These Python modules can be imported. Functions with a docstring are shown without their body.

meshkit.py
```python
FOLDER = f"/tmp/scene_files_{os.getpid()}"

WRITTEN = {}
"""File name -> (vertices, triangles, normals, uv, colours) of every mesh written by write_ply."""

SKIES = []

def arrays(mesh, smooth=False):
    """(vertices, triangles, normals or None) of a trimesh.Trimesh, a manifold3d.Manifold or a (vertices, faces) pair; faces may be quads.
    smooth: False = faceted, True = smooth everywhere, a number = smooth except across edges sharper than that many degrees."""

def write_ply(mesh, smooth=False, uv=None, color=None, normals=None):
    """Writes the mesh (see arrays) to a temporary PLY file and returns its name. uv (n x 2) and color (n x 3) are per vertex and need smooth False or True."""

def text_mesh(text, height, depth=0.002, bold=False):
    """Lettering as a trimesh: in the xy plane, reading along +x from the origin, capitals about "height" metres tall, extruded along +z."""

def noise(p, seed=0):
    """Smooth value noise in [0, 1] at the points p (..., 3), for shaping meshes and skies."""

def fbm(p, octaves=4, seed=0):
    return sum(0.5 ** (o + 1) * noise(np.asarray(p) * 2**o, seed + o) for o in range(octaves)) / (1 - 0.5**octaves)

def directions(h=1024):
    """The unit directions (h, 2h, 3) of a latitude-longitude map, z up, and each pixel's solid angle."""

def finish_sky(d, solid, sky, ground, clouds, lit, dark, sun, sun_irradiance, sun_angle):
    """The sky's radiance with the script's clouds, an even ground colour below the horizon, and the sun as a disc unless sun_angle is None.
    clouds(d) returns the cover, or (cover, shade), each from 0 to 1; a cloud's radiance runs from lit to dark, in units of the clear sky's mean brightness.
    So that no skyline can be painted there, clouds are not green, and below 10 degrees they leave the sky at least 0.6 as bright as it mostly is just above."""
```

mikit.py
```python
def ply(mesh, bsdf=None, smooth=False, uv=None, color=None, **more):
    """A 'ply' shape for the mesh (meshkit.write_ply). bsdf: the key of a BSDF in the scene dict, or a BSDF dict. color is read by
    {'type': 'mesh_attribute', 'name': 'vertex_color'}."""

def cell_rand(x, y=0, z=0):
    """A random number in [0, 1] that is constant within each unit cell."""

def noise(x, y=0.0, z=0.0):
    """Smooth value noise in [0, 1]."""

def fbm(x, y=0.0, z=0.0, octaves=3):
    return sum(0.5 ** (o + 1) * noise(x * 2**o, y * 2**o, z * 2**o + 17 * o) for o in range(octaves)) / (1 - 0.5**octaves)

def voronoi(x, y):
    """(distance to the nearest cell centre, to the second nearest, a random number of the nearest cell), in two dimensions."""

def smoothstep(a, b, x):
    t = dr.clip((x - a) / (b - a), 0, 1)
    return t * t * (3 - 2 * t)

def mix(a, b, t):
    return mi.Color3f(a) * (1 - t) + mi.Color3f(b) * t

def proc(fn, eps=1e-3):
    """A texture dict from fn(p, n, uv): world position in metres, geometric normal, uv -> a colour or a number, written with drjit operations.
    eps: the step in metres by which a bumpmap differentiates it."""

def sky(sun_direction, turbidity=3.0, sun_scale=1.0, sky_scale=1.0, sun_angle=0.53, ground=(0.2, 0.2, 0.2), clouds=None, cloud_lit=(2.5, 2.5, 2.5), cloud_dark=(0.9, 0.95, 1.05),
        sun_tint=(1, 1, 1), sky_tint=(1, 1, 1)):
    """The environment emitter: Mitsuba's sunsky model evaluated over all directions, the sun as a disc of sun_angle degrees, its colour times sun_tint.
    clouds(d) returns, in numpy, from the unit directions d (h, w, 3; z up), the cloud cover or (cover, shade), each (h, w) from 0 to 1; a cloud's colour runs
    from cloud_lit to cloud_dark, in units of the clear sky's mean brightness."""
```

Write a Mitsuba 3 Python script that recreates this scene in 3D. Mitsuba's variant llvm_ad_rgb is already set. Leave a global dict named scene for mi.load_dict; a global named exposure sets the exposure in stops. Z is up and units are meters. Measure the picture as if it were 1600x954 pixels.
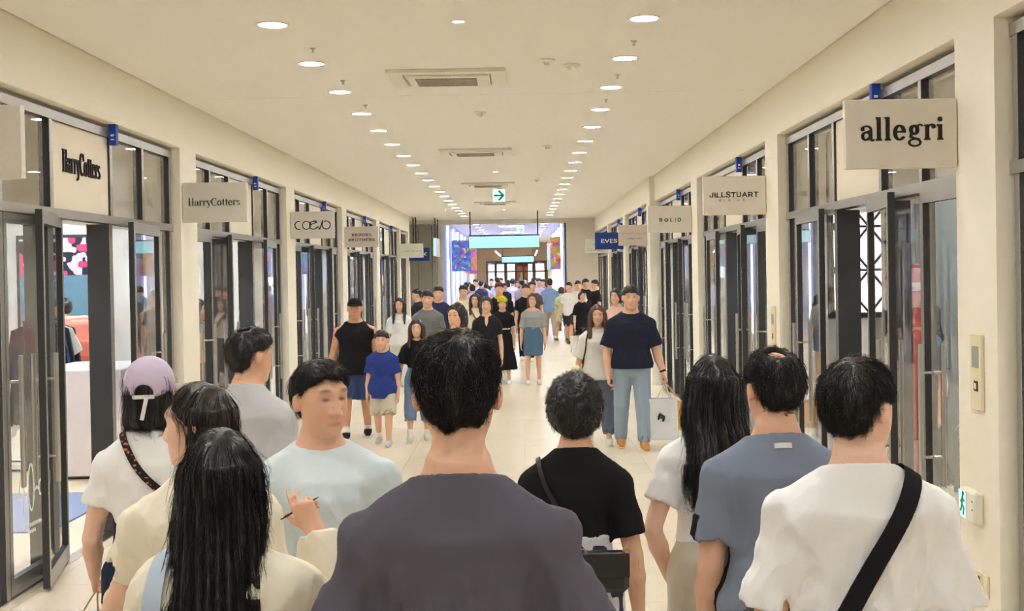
import math, random
import numpy as np, trimesh, mitsuba as mi, mikit, meshkit, drjit as dr
from scipy.ndimage import map_coordinates
from shapely.geometry import Polygon, LineString, Point, box as sbox
from shapely.ops import unary_union
from shapely import affinity
T = mi.ScalarTransform4f
scene, labels = {}, {}
PI = math.pi
rng = np.random.default_rng(7)

# ---------------------------------------------------------------- camera, light, exposure
exposure = 1.15
CZ = 1.9                       # camera height (a raised phone)
FPX, ROLL, PITCH = 1800.0, math.radians(1.0), math.radians(0.7)
PPX, PPY = 815.384, 448.989    # principal point of the cropped picture, of 1600 x 954
_c, _s = math.cos(PITCH), math.sin(PITCH)
_fw, _up0, _rt0 = np.array([0, _c, -_s]), np.array([0, _s, _c]), np.array([1.0, 0, 0])
_up = math.sin(ROLL) * _rt0 + math.cos(ROLL) * _up0
scene['camera'] = {'type': 'perspective', 'fov': math.degrees(2 * math.atan(800 / FPX)), 'fov_axis': 'x', 'near_clip': 0.05, 'far_clip': 200.0,
                   'principal_point_offset_x': (800 - PPX) / 1600, 'principal_point_offset_y': (477 - PPY) / 954,
                   'to_world': T().look_at(origin=[0, 0, CZ], target=[float(v) for v in np.array([0, 0, CZ]) + _fw], up=[float(v) for v in _up])}
LAMP = 62.0                    # radiance of the ceiling downlights
LAMP_RGB = (0.97, 0.99, 1.0)
SHOP_RGB = (0.93, 0.97, 1.0)
SHOP_LIGHT = 14.0
HALL_LIGHT = 8.5

# ---------------------------------------------------------------- dimensions (metres), measured from the picture
XL, XR = -3.0, 2.235           # faces of the two shop walls
REC = 0.10                     # glazing stands this far behind the wall face
CEIL = 3.487
SOF, FTOP = 3.065, 3.03        # soffit of a bay, top of its glazing
TR0, TR1 = 2.325, 2.385        # transom bar
YB, YE = -7.0, 33.6            # corridor behind the camera .. its far end
PL = [(-7.0, -6.5), (-3.6, -3.1), (1.0, 1.5), (5.57, 6.08), (10.18, 10.69), (14.78, 15.32), (19.35, 19.88), (23.95, 24.45), (28.5, 28.75), (30.7, 31.0)]
PR = [(-7.0, -6.5), (-3.75, -3.25), (0.85, 1.35), (5.42, 5.91), (10.0, 10.51), (14.6, 15.1), (19.2, 19.7), (23.8, 24.3), (28.4, 28.65)]
LEND, REND = 31.0, 33.6

# ---------------------------------------------------------------- materials
def mat(key, rgb, rough=0.5, spec=0.5, metallic=0.0, two=True, **kw):
    b = {'type': 'principled', 'base_color': rgb if isinstance(rgb, dict) else {'type': 'rgb', 'value': [float(v) for v in rgb]}, 'roughness': rough, 'specular': spec, 'metallic': metallic, **kw}
    scene[key] = {'type': 'twosided', 'bsdf': b} if two else b
    return key
def s2l(*c):                   # sRGB 0..255 to linear
    return tuple(((v / 255 + 0.055) / 1.055) ** 2.4 if v / 255 > 0.04045 else v / 255 / 12.92 for v in c)
_mats = {}
def cloth(r, g, b, rough=0.85):   # a fabric given as an sRGB colour
    k = f'material_cloth_{r}_{g}_{b}'
    if k not in _mats:
        _mats[k] = mat(k, s2l(r, g, b), rough, 0.2)
    return k
def plain(r, g, b, rough=0.5, spec=0.4, metallic=0.0):
    k = f'material_plain_{r}_{g}_{b}_{int(rough*100)}_{int(metallic*100)}'
    if k not in _mats:
        _mats[k] = mat(k, s2l(r, g, b), rough, spec, metallic)
    return k
def emit(key, rgb, scale, weight=1.0):
    return {'type': 'area', 'radiance': {'type': 'rgb', 'value': [float(v * scale) for v in rgb]}, 'sampling_weight': float(weight)}
mat('material_wall', (0.81, 0.765, 0.645), 0.75, 0.25)
mat('material_ceiling', (0.80, 0.775, 0.715), 0.85, 0.2)
mat('material_end_wall', (0.80, 0.73, 0.62), 0.8, 0.2)
def _floor(p, n, uv):
    fx, fy = dr.abs(p.x / 0.6 - dr.round(p.x / 0.6)), dr.abs(p.y / 0.6 - dr.round(p.y / 0.6))
    joint = dr.minimum(fx, fy) < 0.0035
    tone = 0.965 + 0.05 * mikit.cell_rand(dr.floor(p.x / 0.6 + 0.5), dr.floor(p.y / 0.6 + 0.5)) + 0.03 * mikit.fbm(p.x * 3, p.y * 3)
    return mi.Color3f(0.66, 0.572, 0.43) * dr.select(joint, 0.9, tone)
mat('material_floor', mikit.proc(_floor), 0.34, 0.5)
for i, t in enumerate((0.965, 0.99, 1.015)):
    mat(f'material_tile_{i}', (0.66 * t, 0.572 * t, 0.43 * t), 0.34, 0.5)
mat('material_grout', (0.60, 0.51, 0.38), 0.8, 0.2)
mat('material_dark_metal', (0.030, 0.030, 0.032), 0.42, 0.5)
mat('material_silver', (0.40, 0.385, 0.36), 0.36, 0.5, 0.75)
mat('material_steel', (0.62, 0.60, 0.56), 0.25, 0.5, 1.0)
mat('material_sign_white', s2l(214, 207, 192), 0.6, 0.3)
mat('material_panel_white', s2l(226, 216, 196), 0.6, 0.3)
mat('material_lettering', (0.012, 0.012, 0.014), 0.5, 0.3)
mat('material_white_plastic', s2l(232, 228, 215), 0.45, 0.4)
mat('material_beige_plastic', s2l(222, 211, 178), 0.5, 0.4)
scene['material_glass'] = {'type': 'thindielectric', 'int_ior': 1.55}
mat('material_blue', s2l(24, 66, 170), 0.5, 0.4)
mat('material_navy_sign', s2l(20, 48, 120), 0.5, 0.4)
mat('material_screen', (0.04, 0.04, 0.04), 0.4, 0.3)
mat('material_lamp_off', (0.85, 0.85, 0.82), 0.6, 0.2)

# ---------------------------------------------------------------- names, parts, small mesh tools
_used = {}
def new(name):
    """the next free key of that name"""
    n = _used.get(name, -1) + 1
    _used[name] = n
    return name if n == 0 else f'{name}_{n:03d}'
def sub(parent, name):
    return new(parent + '__' + name)
def put(key, mesh, bsdf, smooth=False, **kw):
    scene[key] = mikit.ply(mesh, bsdf, smooth, **kw)
    return key
def part(parent, name, mesh, bsdf, smooth=False, label=None, kind=None, **kw):
    k = put(sub(parent, name), mesh, bsdf, smooth, **kw)
    if label or kind:
        labels[k] = {**({'label': label} if label else {}), **({'kind': kind} if kind else {})}
    return k
def thing(name, label, category, group=None, kind=None):
    k = new(name)
    labels[k] = {'label': label, 'category': category, **({'group': group} if group else {}), **({'kind': kind} if kind else {})}
    return k
def struct(name, mesh, bsdf, smooth=False, label=None):
    k = new(name)
    if mesh is not None:
        put(k, mesh, bsdf, smooth)
    labels[k] = {'kind': 'structure', **({'label': label} if label else {})}
    return k
ORD = 'first second third fourth fifth sixth seventh eighth ninth tenth eleventh twelfth thirteenth fourteenth fifteenth sixteenth seventeenth eighteenth nineteenth twentieth twenty-first twenty-second twenty-third twenty-fourth twenty-fifth twenty-sixth twenty-seventh twenty-eighth'.split()
def bx(x0, x1, y0, y1, z0, z1):
    m = trimesh.creation.box((abs(x1 - x0), abs(y1 - y0), abs(z1 - z0)))
    m.apply_translation(((x0 + x1) / 2, (y0 + y1) / 2, (z0 + z1) / 2))
    return m
def bbx(x0, x1, y0, y1, z0, z1, c=0.004):
    """a box with chamfered edges"""
    x0, x1, y0, y1, z0, z1 = min(x0, x1), max(x0, x1), min(y0, y1), max(y0, y1), min(z0, z1), max(z0, z1)
    c = min(c, (x1 - x0) / 3, (y1 - y0) / 3, (z1 - z0) / 3)
    pts = []
    for dx, dy, dz in ((c, c, 0), (c, 0, c), (0, c, c)):
        for sx in (0, 1):
            for sy in (0, 1):
                for sz in (0, 1):
                    pts.append(((x0 + dx, x1 - dx)[sx], (y0 + dy, y1 - dy)[sy], (z0 + dz, z1 - dz)[sz]))
    return trimesh.convex.convex_hull(np.array(pts))
def cat(*ms):
    return trimesh.util.concatenate([m for m in ms if m is not None])
def cyl(p0, p1, r, n=16, r2=None):
    p0, p1 = np.asarray(p0, float), np.asarray(p1, float)
    return tube(np.array([p0, p1]), [r, r if r2 is None else r2], n)
def tube(pts, rad, n=10, closed_ends=True):
    """round tube along a polyline"""
    p = np.asarray(pts, float)
    rad = np.broadcast_to(np.asarray(rad, float), (len(p),))
    t = np.gradient(p, axis=0)
    t /= np.linalg.norm(t, axis=1, keepdims=True) + 1e-12
    a = np.cross(t[0], [0, 0, 1.0] if abs(t[0][2]) < 0.9 else [1.0, 0, 0])
    rings = []
    ang = np.arange(n) * 2 * PI / n
    for i in range(len(p)):
        a = a - t[i] * (a @ t[i])
        a /= np.linalg.norm(a) + 1e-12
        b = np.cross(t[i], a)
        rings.append(p[i] + rad[i] * (np.cos(ang)[:, None] * a + np.sin(ang)[:, None] * b))
    v = np.vstack(rings)
    f = []
    for i in range(len(p) - 1):
        for j in range(n):
            k = (j + 1) % n
            f += [[i * n + j, i * n + k, (i + 1) * n + k], [i * n + j, (i + 1) * n + k, (i + 1) * n + j]]
    if closed_ends:
        v = np.vstack([v, p[0], p[-1]])
        q = len(p) * n
        for j in range(n):
            k = (j + 1) % n
            f += [[q, k, j], [q + 1, (len(p) - 1) * n + j, (len(p) - 1) * n + k]]
    return trimesh.Trimesh(v, np.array(f), process=False)
def prism(poly, h, M=None):
    """extruded shapely polygon(s), along +z, then the 4x4 M"""
    gs = [g for g in getattr(poly, 'geoms', [poly]) if g.area > 1e-9]
    m = cat(*[trimesh.creation.extrude_polygon(g, h, engine='earcut') for g in gs])
    if M is not None:
        m.apply_transform(M)
    return m
def frame4(o, x, y, z):
    M = np.eye(4)
    M[:3, 0], M[:3, 1], M[:3, 2], M[:3, 3] = x, y, z, o
    return M
def quad(p, u, v):
    """one sheet: corner p, edges u, v"""
    p, u, v = (np.asarray(a, float) for a in (p, u, v))
    return trimesh.Trimesh(np.array([p, p + u, p + u + v, p + v]), [[0, 1, 2], [0, 2, 3]], process=False)
def lathe(profile, n=24, M=None):
    m = trimesh.creation.revolve(np.array(profile, float), sections=n)
    if M is not None:
        m.apply_transform(M)
    return m
# ---------------------------------------------------------------- lettering drawn with a broad pen
def arc(cx, cy, rx, ry, a0, a1, n=16):
    a = np.radians(np.linspace(a0, a1, n))
    return np.stack([cx + rx * np.cos(a), cy + ry * np.sin(a)], 1)
def stroke(pts, wx, wy, flat=False):
    l = affinity.scale(LineString(np.asarray(pts, float)), 1 / wx, 1 / wy, origin=(0, 0))
    return affinity.scale(l.buffer(0.5, cap_style='flat' if flat else 'round', join_style='mitre' if flat else 'round', quad_segs=6), wx, wy, origin=(0, 0))
def serif_glyph(ch, W, N, S):
    """(shape, advance) of a serif letter; capitals 1 tall, lower case 0.66; W stem, N hairline, S serif length"""
    P = []
    def stem(x, y0, y1, s0=True, s1=True):
        P.append(sbox(x - W / 2, y0, x + W / 2, y1))
        if s0: P.append(sbox(x - W / 2 - S, y0, x + W / 2 + S, y0 + N))
        if s1: P.append(sbox(x - W / 2 - S, y1 - N, x + W / 2 + (S if s1 is True else 0), y1))
    def ring(cx, cy, rx, ry, a0=0, a1=360):
        P.append(stroke(arc(cx, cy, rx - W / 2, ry - N / 2, a0, a1, 40), W, N))
    x = 0.66
    if ch == 'H':
        stem(.2, 0, 1); stem(.68, 0, 1); P.append(sbox(.2, .5, .68, .5 + N)); return P, .88
    if ch == 'B':
        stem(.2, 0, 1); P.append(stroke(np.vstack([[.2, 1 - N / 2], arc(.38, .76, .2, .24 - N / 2, 90, -90), [.2, .52]]), W * .8, N)); P.append(stroke(np.vstack([[.2, .52], arc(.42, .27, .22, .25, 90, -90), [.2, N / 2]]), W * .8, N)); return P, .76
    if ch == 'R':
        stem(.2, 0, 1); P.append(stroke(np.vstack([[.2, 1 - N / 2], arc(.4, .75, .2, .25 - N / 2, 90, -90), [.2, .5]]), W * .8, N)); P.append(stroke([[.4, .5], [.68, N / 2], [.78, N / 2]], W * .8, N)); return P, .82
    if ch == 'K':
        stem(.2, 0, 1); P.append(stroke([[.22, .42], [.68, 1 - N / 2]], N, N)); P.append(stroke([[.38, .56], [.72, N / 2]], W, N)); P.append(sbox(.55, 1 - N, .8, 1)); P.append(sbox(.58, 0, .86, N)); return P, .88
    if ch == 'O':
        ring(.44, .5, .42, .52); return P, .9
    if ch == 'C':
        ring(.44, .5, .42, .52, 50, 312); P.append(sbox(.68, .66, .68 + N, .98)); return P, .8
    if ch == 'S':
        P.append(stroke(np.vstack([arc(.33, .74, .22, .26 - N / 2, 20, 250), arc(.33, .26, .24, .26 - N / 2, 70, -160)]), W * .8, N)); return P, .64
    if ch == 'T':
        stem(.36, 0, 1, True, False); P.append(sbox(.02, 1 - N, .7, 1)); P.append(sbox(.02, .76, .02 + N, 1)); P.append(sbox(.7 - N, .76, .7, 1)); return P, .74
    if ch == 'E':
        stem(.2, 0, 1); P += [sbox(.2, 1 - N, .66, 1), sbox(.2, 0, .68, N), sbox(.2, .5 - N / 2, .5, .5 + N / 2), sbox(.66 - N, .78, .66, 1), sbox(.68 - N, 0, .68, .24)]; return P, .74
    if ch == 'l':
        stem(.17, 0, 1, True, 0); P.append(sbox(.17 - W / 2 - S, 1 - N, .17, 1)); return P, .34
    if ch == 'i':
        stem(.17, 0, x, True, 0); P.append(sbox(.17 - W / 2 - S, x - N, .17, x)); P.append(Point(.17, .88).buffer(max(W * .62, .07))); return P, .34
    if ch == 'r':
        stem(.17, 0, x, True, 0); P.append(sbox(.17 - W / 2 - S, x - N, .17, x)); P.append(stroke(arc(.36, x - .21, .19, .2, 170, 60), N * 1.2, N * 1.2)); P.append(Point(.45, x - .09).buffer(max(W * .55, .06))); return P, .52
    if ch == 'a':
        stem(.44, .06, .46, False, False); P.append(stroke(arc(.27, .46, .2, .2 - N / 2, 8, 160), W * .6, N)); P.append(Point(.11, .5).buffer(max(W * .5, .055)))
        P.append(stroke(arc(.25, .2, .2 - W / 3, .2 - N / 2, 60, 330), W * .8, N)); P.append(stroke([[.27, .38], [.44, .42]], N, N)); P.append(stroke(arc(.52, .12, .08, .11, 180, 320), N * 1.2, N)); return P, .6
    if ch == 'e':
        ring(.3, x / 2, .28, x / 2 + .01, 5, 320); P.append(sbox(.05, .33, .55, .33 + N)); return P, .62
    if ch == 'o':
        ring(.31, x / 2, .29, x / 2 + .01); return P, .64
    if ch == 'g':
        ring(.27, .44, .22, .22); P.append(stroke(arc(.52, .56, .1, .1, 180, 40), N * 1.2, N * 1.2)); P.append(stroke([[.14, .24], [.12, .14], [.3, .08], [.46, .04]], W * .7, N * 1.2)); P.append(stroke(arc(.29, -.1, .24, .15, 70, 430, 30), W * .6, N)); return P, .62
    if ch == 't':
        stem(.2, .08, .84, False, False); P.append(sbox(.04, x - N, .38, x)); P.append(stroke(arc(.32, .12, .12, .11, 180, 320), N * 1.3, N)); return P, .42
    if ch == 's':
        P.append(stroke(np.vstack([arc(.24, x - .17, .15, .16 - N / 2, 25, 250), arc(.24, .17, .17, .17 - N / 2, 70, -155)]), W * .7, N)); return P, .46
    if ch == 'y':
        P.append(stroke([[.1, x - N / 2], [.31, .02]], W, N)); P.append(stroke([[.54, x - N / 2], [.26, -.2], [.14, -.24]], N * 1.2, N)); P.append(sbox(0, x - N, .24, x)); P.append(sbox(.42, x - N, .64, x)); P.append(Point(.12, -.22).buffer(.06)); return P, .6
    return P, .35
def serif_text(s, W, N, S, track=0.0):
    x, out = 0.0, []
    for ch in s:
        P, adv = serif_glyph(ch, W, N, S)
        out += [affinity.translate(p, x, 0) for p in P]
        x += adv + track
    return unary_union([p.buffer(0) for p in out])
def fit_shape(shape, x0, x1, yc=None, y0=None, h=None):
    """scales a flat shape to the width x0..x1 (and the height h), centred at yc or standing on y0"""
    a, b, c, d = shape.bounds
    s = (x1 - x0) / (c - a)
    sy = s if h is None else h / (d - b)
    shape = affinity.scale(affinity.translate(shape, -a, -b), s, sy, origin=(0, 0))
    return affinity.translate(shape, x0, y0 if y0 is not None else yc - (d - b) * sy / 2)
def sans_mesh(text, x0, x1, yc, depth=0.004, bold=False, h=None):
    m = meshkit.text_mesh(text, 0.05, depth, bold)
    lo, hi = m.bounds
    s = (x1 - x0) / (hi[0] - lo[0])
    sy = s if h is None else h / (hi[1] - lo[1])
    m.apply_translation((-lo[0], -(lo[1] + hi[1]) / 2, 0))
    m.apply_scale((s, sy, 1))
    m.apply_translation((x0, yc, 0))
    return m

# ---------------------------------------------------------------- the shell
def wall_mesh(X, side, piers, yend, step=None):
    out = X + side * 0.42
    ms = []
    for a, b in piers:
        o = X - side * 0 if step is None or a < step else X - side * 0.085
        ms.append(bx(o, out, a, b, 0, SOF))
    if step is None:
        ms.append(bx(X, out, YB, yend, SOF, CEIL + 0.1))
    else:
        ms.append(bx(X, out, YB, step, SOF, CEIL + 0.1))
        ms.append(bx(X - side * 0.085, out, step, yend, SOF, CEIL + 0.1))
    return cat(*ms)
STEP = 19.2
struct('wall_left', wall_mesh(XL, -1, PL, LEND), 'material_wall')
struct('wall_right', wall_mesh(XR, 1, PR, REND, STEP), 'material_wall')
struct('ceiling', cat(bx(XL + 0.012, XR - 0.012, YB, 10.2, CEIL, CEIL + 0.03), bx(XL + 0.012, XR - 0.012, 10.206, REND, CEIL, CEIL + 0.03), bx(XL - 0.5, XR + 0.5, YB, REND, CEIL + 0.045, CEIL + 0.1)), 'material_ceiling')
struct('wall_behind', bx(XL - 0.4, XR + 0.4, YB - 0.1, YB, 0, CEIL + 0.1), 'material_wall')
TY0, TY1 = 4.2, 15.0
flo = struct('floor', cat(bx(-7, 7, YB, TY0, -0.1, 0), bx(-7, 7, TY1, 64, -0.1, 0), bx(-7, -3.0, TY0, TY1, -0.1, 0), bx(2.4, 7, TY0, TY1, -0.1, 0), bx(-3.0, 2.4, TY0, TY1, -0.1, -0.005)), 'material_floor')
tile = bbx(-0.2985, 0.2985, -0.2985, 0.2985, -0.005, 0, 0.001)
tiles = [mikit.ply(tile, f'material_tile_{i}') for i in range(3)]
for j in range(int((TY1 - TY0) / 0.6)):
    for i in range(9):
        k = sub(flo, 'tile')
        scene[k] = {**tiles[int(rng.integers(3))], 'to_world': T().translate([-2.7 + 0.6 * i, TY0 + 0.3 + 0.6 * j, 0.0])}

# ---------------------------------------------------------------- ceiling lamps
ring_m = mikit.ply(lathe([(0.088, 0.0), (0.102, 0.0), (0.104, -0.003), (0.100, -0.006), (0.088, -0.004), (0.088, 0.0)], 28), 'material_white_plastic', 30)
disc_m = lathe([(0.0001, -0.0035), (0.087, -0.003), (0.087, -0.001)], 24)
disc_m.fix_normals()
if disc_m.face_normals[np.argmin(np.abs(disc_m.triangles_center[:, 0]))][2] > 0:
    disc_m.invert()
disc_p = mikit.ply(disc_m, 'material_lamp_off')
_n = {}
def downlight(x, y, row, z=CEIL, s=1.0, power=1.0, w=1.0):
    _n[row] = _n.get(row, -1) + 1
    k = thing('downlight', f'round recessed downlight in {row}, {ORD[min(_n[row], 27)]} from the camera', 'ceiling light', f'downlights in {row}')
    M = T().translate([x, y, z]).scale([s, s, 1])
    scene[k + '__trim_ring'] = {**ring_m, 'to_world': M}
    scene[k + '__diffuser'] = {**disc_p, 'to_world': M, 'emitter': emit(k, LAMP_RGB, LAMP * power, w)}
for i in range(-9, 19):
    y = 7.25 + 1.338 * i
    r = 'behind the camera' if y < 2 else None
    for x, row in ((-1.535, 'the left row of the ceiling'), (0.797, 'the right row of the ceiling')):
        downlight(x, y, row if y > 5 else 'the ceiling above the camera', w=1.5 if 0 < y < 14 else 1.0)
downlight(-0.369, 7.24, 'the middle of the ceiling', s=0.42, power=0.7)
downlight(-0.375, 17.9, 'the middle of the ceiling', s=0.42, power=0.7)
downlight(-0.41, 28.5, 'the middle of the ceiling', s=0.42, power=0.7)

# ---------------------------------------------------------------- things on the ceiling
def cassette(x, y, label):
    k = thing('air_conditioner', label, 'air conditioner', 'air conditioner cassettes')
    z = CEIL
    w, d = 0.465, 0.36
    part(k, 'casing', cat(bbx(x - w, x + w, y - d, y - d + 0.1, z - 0.03, z), bbx(x - w, x + w, y + d - 0.1, y + d, z - 0.03, z), bbx(x - w, x - w + 0.12, y - d + .09, y + d - .09, z - 0.03, z), bbx(x + w - 0.12, x + w, y - d + .09, y + d - .09, z - 0.03, z)), 'material_white_plastic')
    part(k, 'panel', bbx(x - w + 0.15, x + w - 0.13, y - d + 0.12, y + d - 0.12, z - 0.045, z - 0.012, 0.01), 'material_white_plastic')
    part(k, 'flap', bbx(x - 0.3, x + 0.3, y + d - 0.088, y + d - 0.03, z - 0.036, z - 0.029), 'material_white_plastic')
    g = sub(k, 'grille')
    put(g, bx(x - 0.25, x + 0.23, y - 0.17, y + 0.17, z - 0.047, z - 0.0445), plain(120, 112, 96, 0.7))
    for i in range(9):
        part(g, 'slat', bx(x - 0.245, x + 0.225, y - 0.16 + i * 0.039, y - 0.145 + i * 0.039, z - 0.053, z - 0.0465), plain(176, 168, 150, 0.6))
for i, y in enumerate((9.25, 14.9, 20.3, 25.6)):
    cassette(-0.56, y, f'white ceiling air conditioner with grey grille, {ORD[i]} from the camera')
def detector(x, y, label):
    k = thing('smoke_detector', label, 'smoke detector')
    M = trimesh.transformations.translation_matrix((x, y, CEIL))
    part(k, 'base', lathe([(0.0001, 0), (0.062, 0), (0.062, -0.012), (0.05, -0.018), (0.0001, -0.018)], 24, M), 'material_white_plastic', 30)
    part(k, 'sensor', lathe([(0.0001, -0.018), (0.03, -0.018), (0.027, -0.04), (0.012, -0.045), (0.0001, -0.045)], 20, M), 'material_white_plastic', 30)
detector(0.218, 8.6, 'left one of two round smoke detectors beside the nearest air conditioner')
detector(0.409, 8.82, 'right one of two round smoke detectors beside the nearest air conditioner')
detector(-0.38, 11.3, 'round smoke detector on the ceiling between the two nearest air conditioners')
detector(0.35, 14.4, 'round smoke detector right of the second air conditioner')
detector(0.28, 19.6, 'small round smoke detector right of the third air conditioner')
for i, (x, y) in enumerate(((-1.42, 8.0), (-1.42, 9.35), (0.80, 7.95), (0.80, 9.3), (-1.42, 10.7), (0.8, 10.6))):
    k = thing('sprinkler', f'tiny sprinkler head in the ceiling beside the {("left", "right")[x > 0]} lamp row, {ORD[(0, 1, 0, 1, 2, 2)[i]]} from the camera', 'sprinkler', 'sprinkler heads')
    put(k, lathe([(0.0001, 0.0), (0.022, 0.0), (0.02, -0.006), (0.007, -0.01), (0.007, -0.026), (0.014, -0.03), (0.0001, -0.032)], 14, trimesh.transformations.translation_matrix((x, y, CEIL))), 'material_steel', 30)
def arrow_shape(s):
    return unary_union([sbox(-.32 * s, -.055 * s, .2 * s, .055 * s), LineString([(0.02 * s, .27 * s), (.29 * s, 0), (0.02 * s, -.27 * s)]).buffer(.06 * s, cap_style='square', join_style='mitre')])
def exit_sign(x, y, z, s, label, rod_to):
    k = thing('exit_sign', label, 'exit sign')
    part(k, 'housing', bbx(x - s / 2, x + s / 2, y + 0.005, y + 0.05, z - s / 2, z + s / 2), 'material_white_plastic')
    part(k, 'rod', cyl((x, y + 0.025, z + s / 2), (x, y + 0.025, rod_to), 0.006, 8), 'material_white_plastic')
    f = part(k, 'lit_face', quad((x - s * .46, y, z - s * .46), (s * .92, 0, 0), (0, 0, s * .92)), 'material_screen')
    scene[f]['emitter'] = emit(f, (0.36, 0.50, 0.54), 1.0, 0.05)
    part(k, 'arrow', prism(arrow_shape(s * 1.1), 0.004, frame4((x, y - 0.001, z), (1, 0, 0), (0, 0, 1), (0, -1, 0))), plain(0, 150, 125, 0.6))
exit_sign(-0.385, 20.9, 3.32, 0.25, 'square lit exit sign with a green arrow hanging in the middle of the ceiling', CEIL)
exit_sign(-0.02, 38, 3.34, 0.24, 'small lit exit sign with a blue arrow under the far hall ceiling', 3.5)
# ---------------------------------------------------------------- shop fronts: glazing in the bays, door leaves, handles
def local_box(o, u, n, a0, a1, b0, b1, z0, z1):
    """box in a frame lying along u (horizontal), n outwards"""
    m = bx(a0, a1, b0, b1, z0, z1)
    M = frame4(o, (u[0], u[1], 0), (n[0], n[1], 0), (0, 0, 1))
    m.apply_transform(M)
    if np.linalg.det(M[:3, :3]) < 0:
        m.invert()
    return m
def post(parent, name, o, u, n, a0, a1, b0, b1, z0, z1, cap=True):
    """dark metal section with a silver cover on the corridor face (n)"""
    k = part(parent, name, local_box(o, u, n, a0, a1, b0, b1 - 0.004, z0, z1), 'material_dark_metal')
    if cap:
        part(k, 'face_cap', local_box(o, u, n, a0, a1, b1 - 0.0035, b1, z0, z1), 'material_silver')
    return k
WH = {-1: 'left', 1: 'right'}
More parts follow.
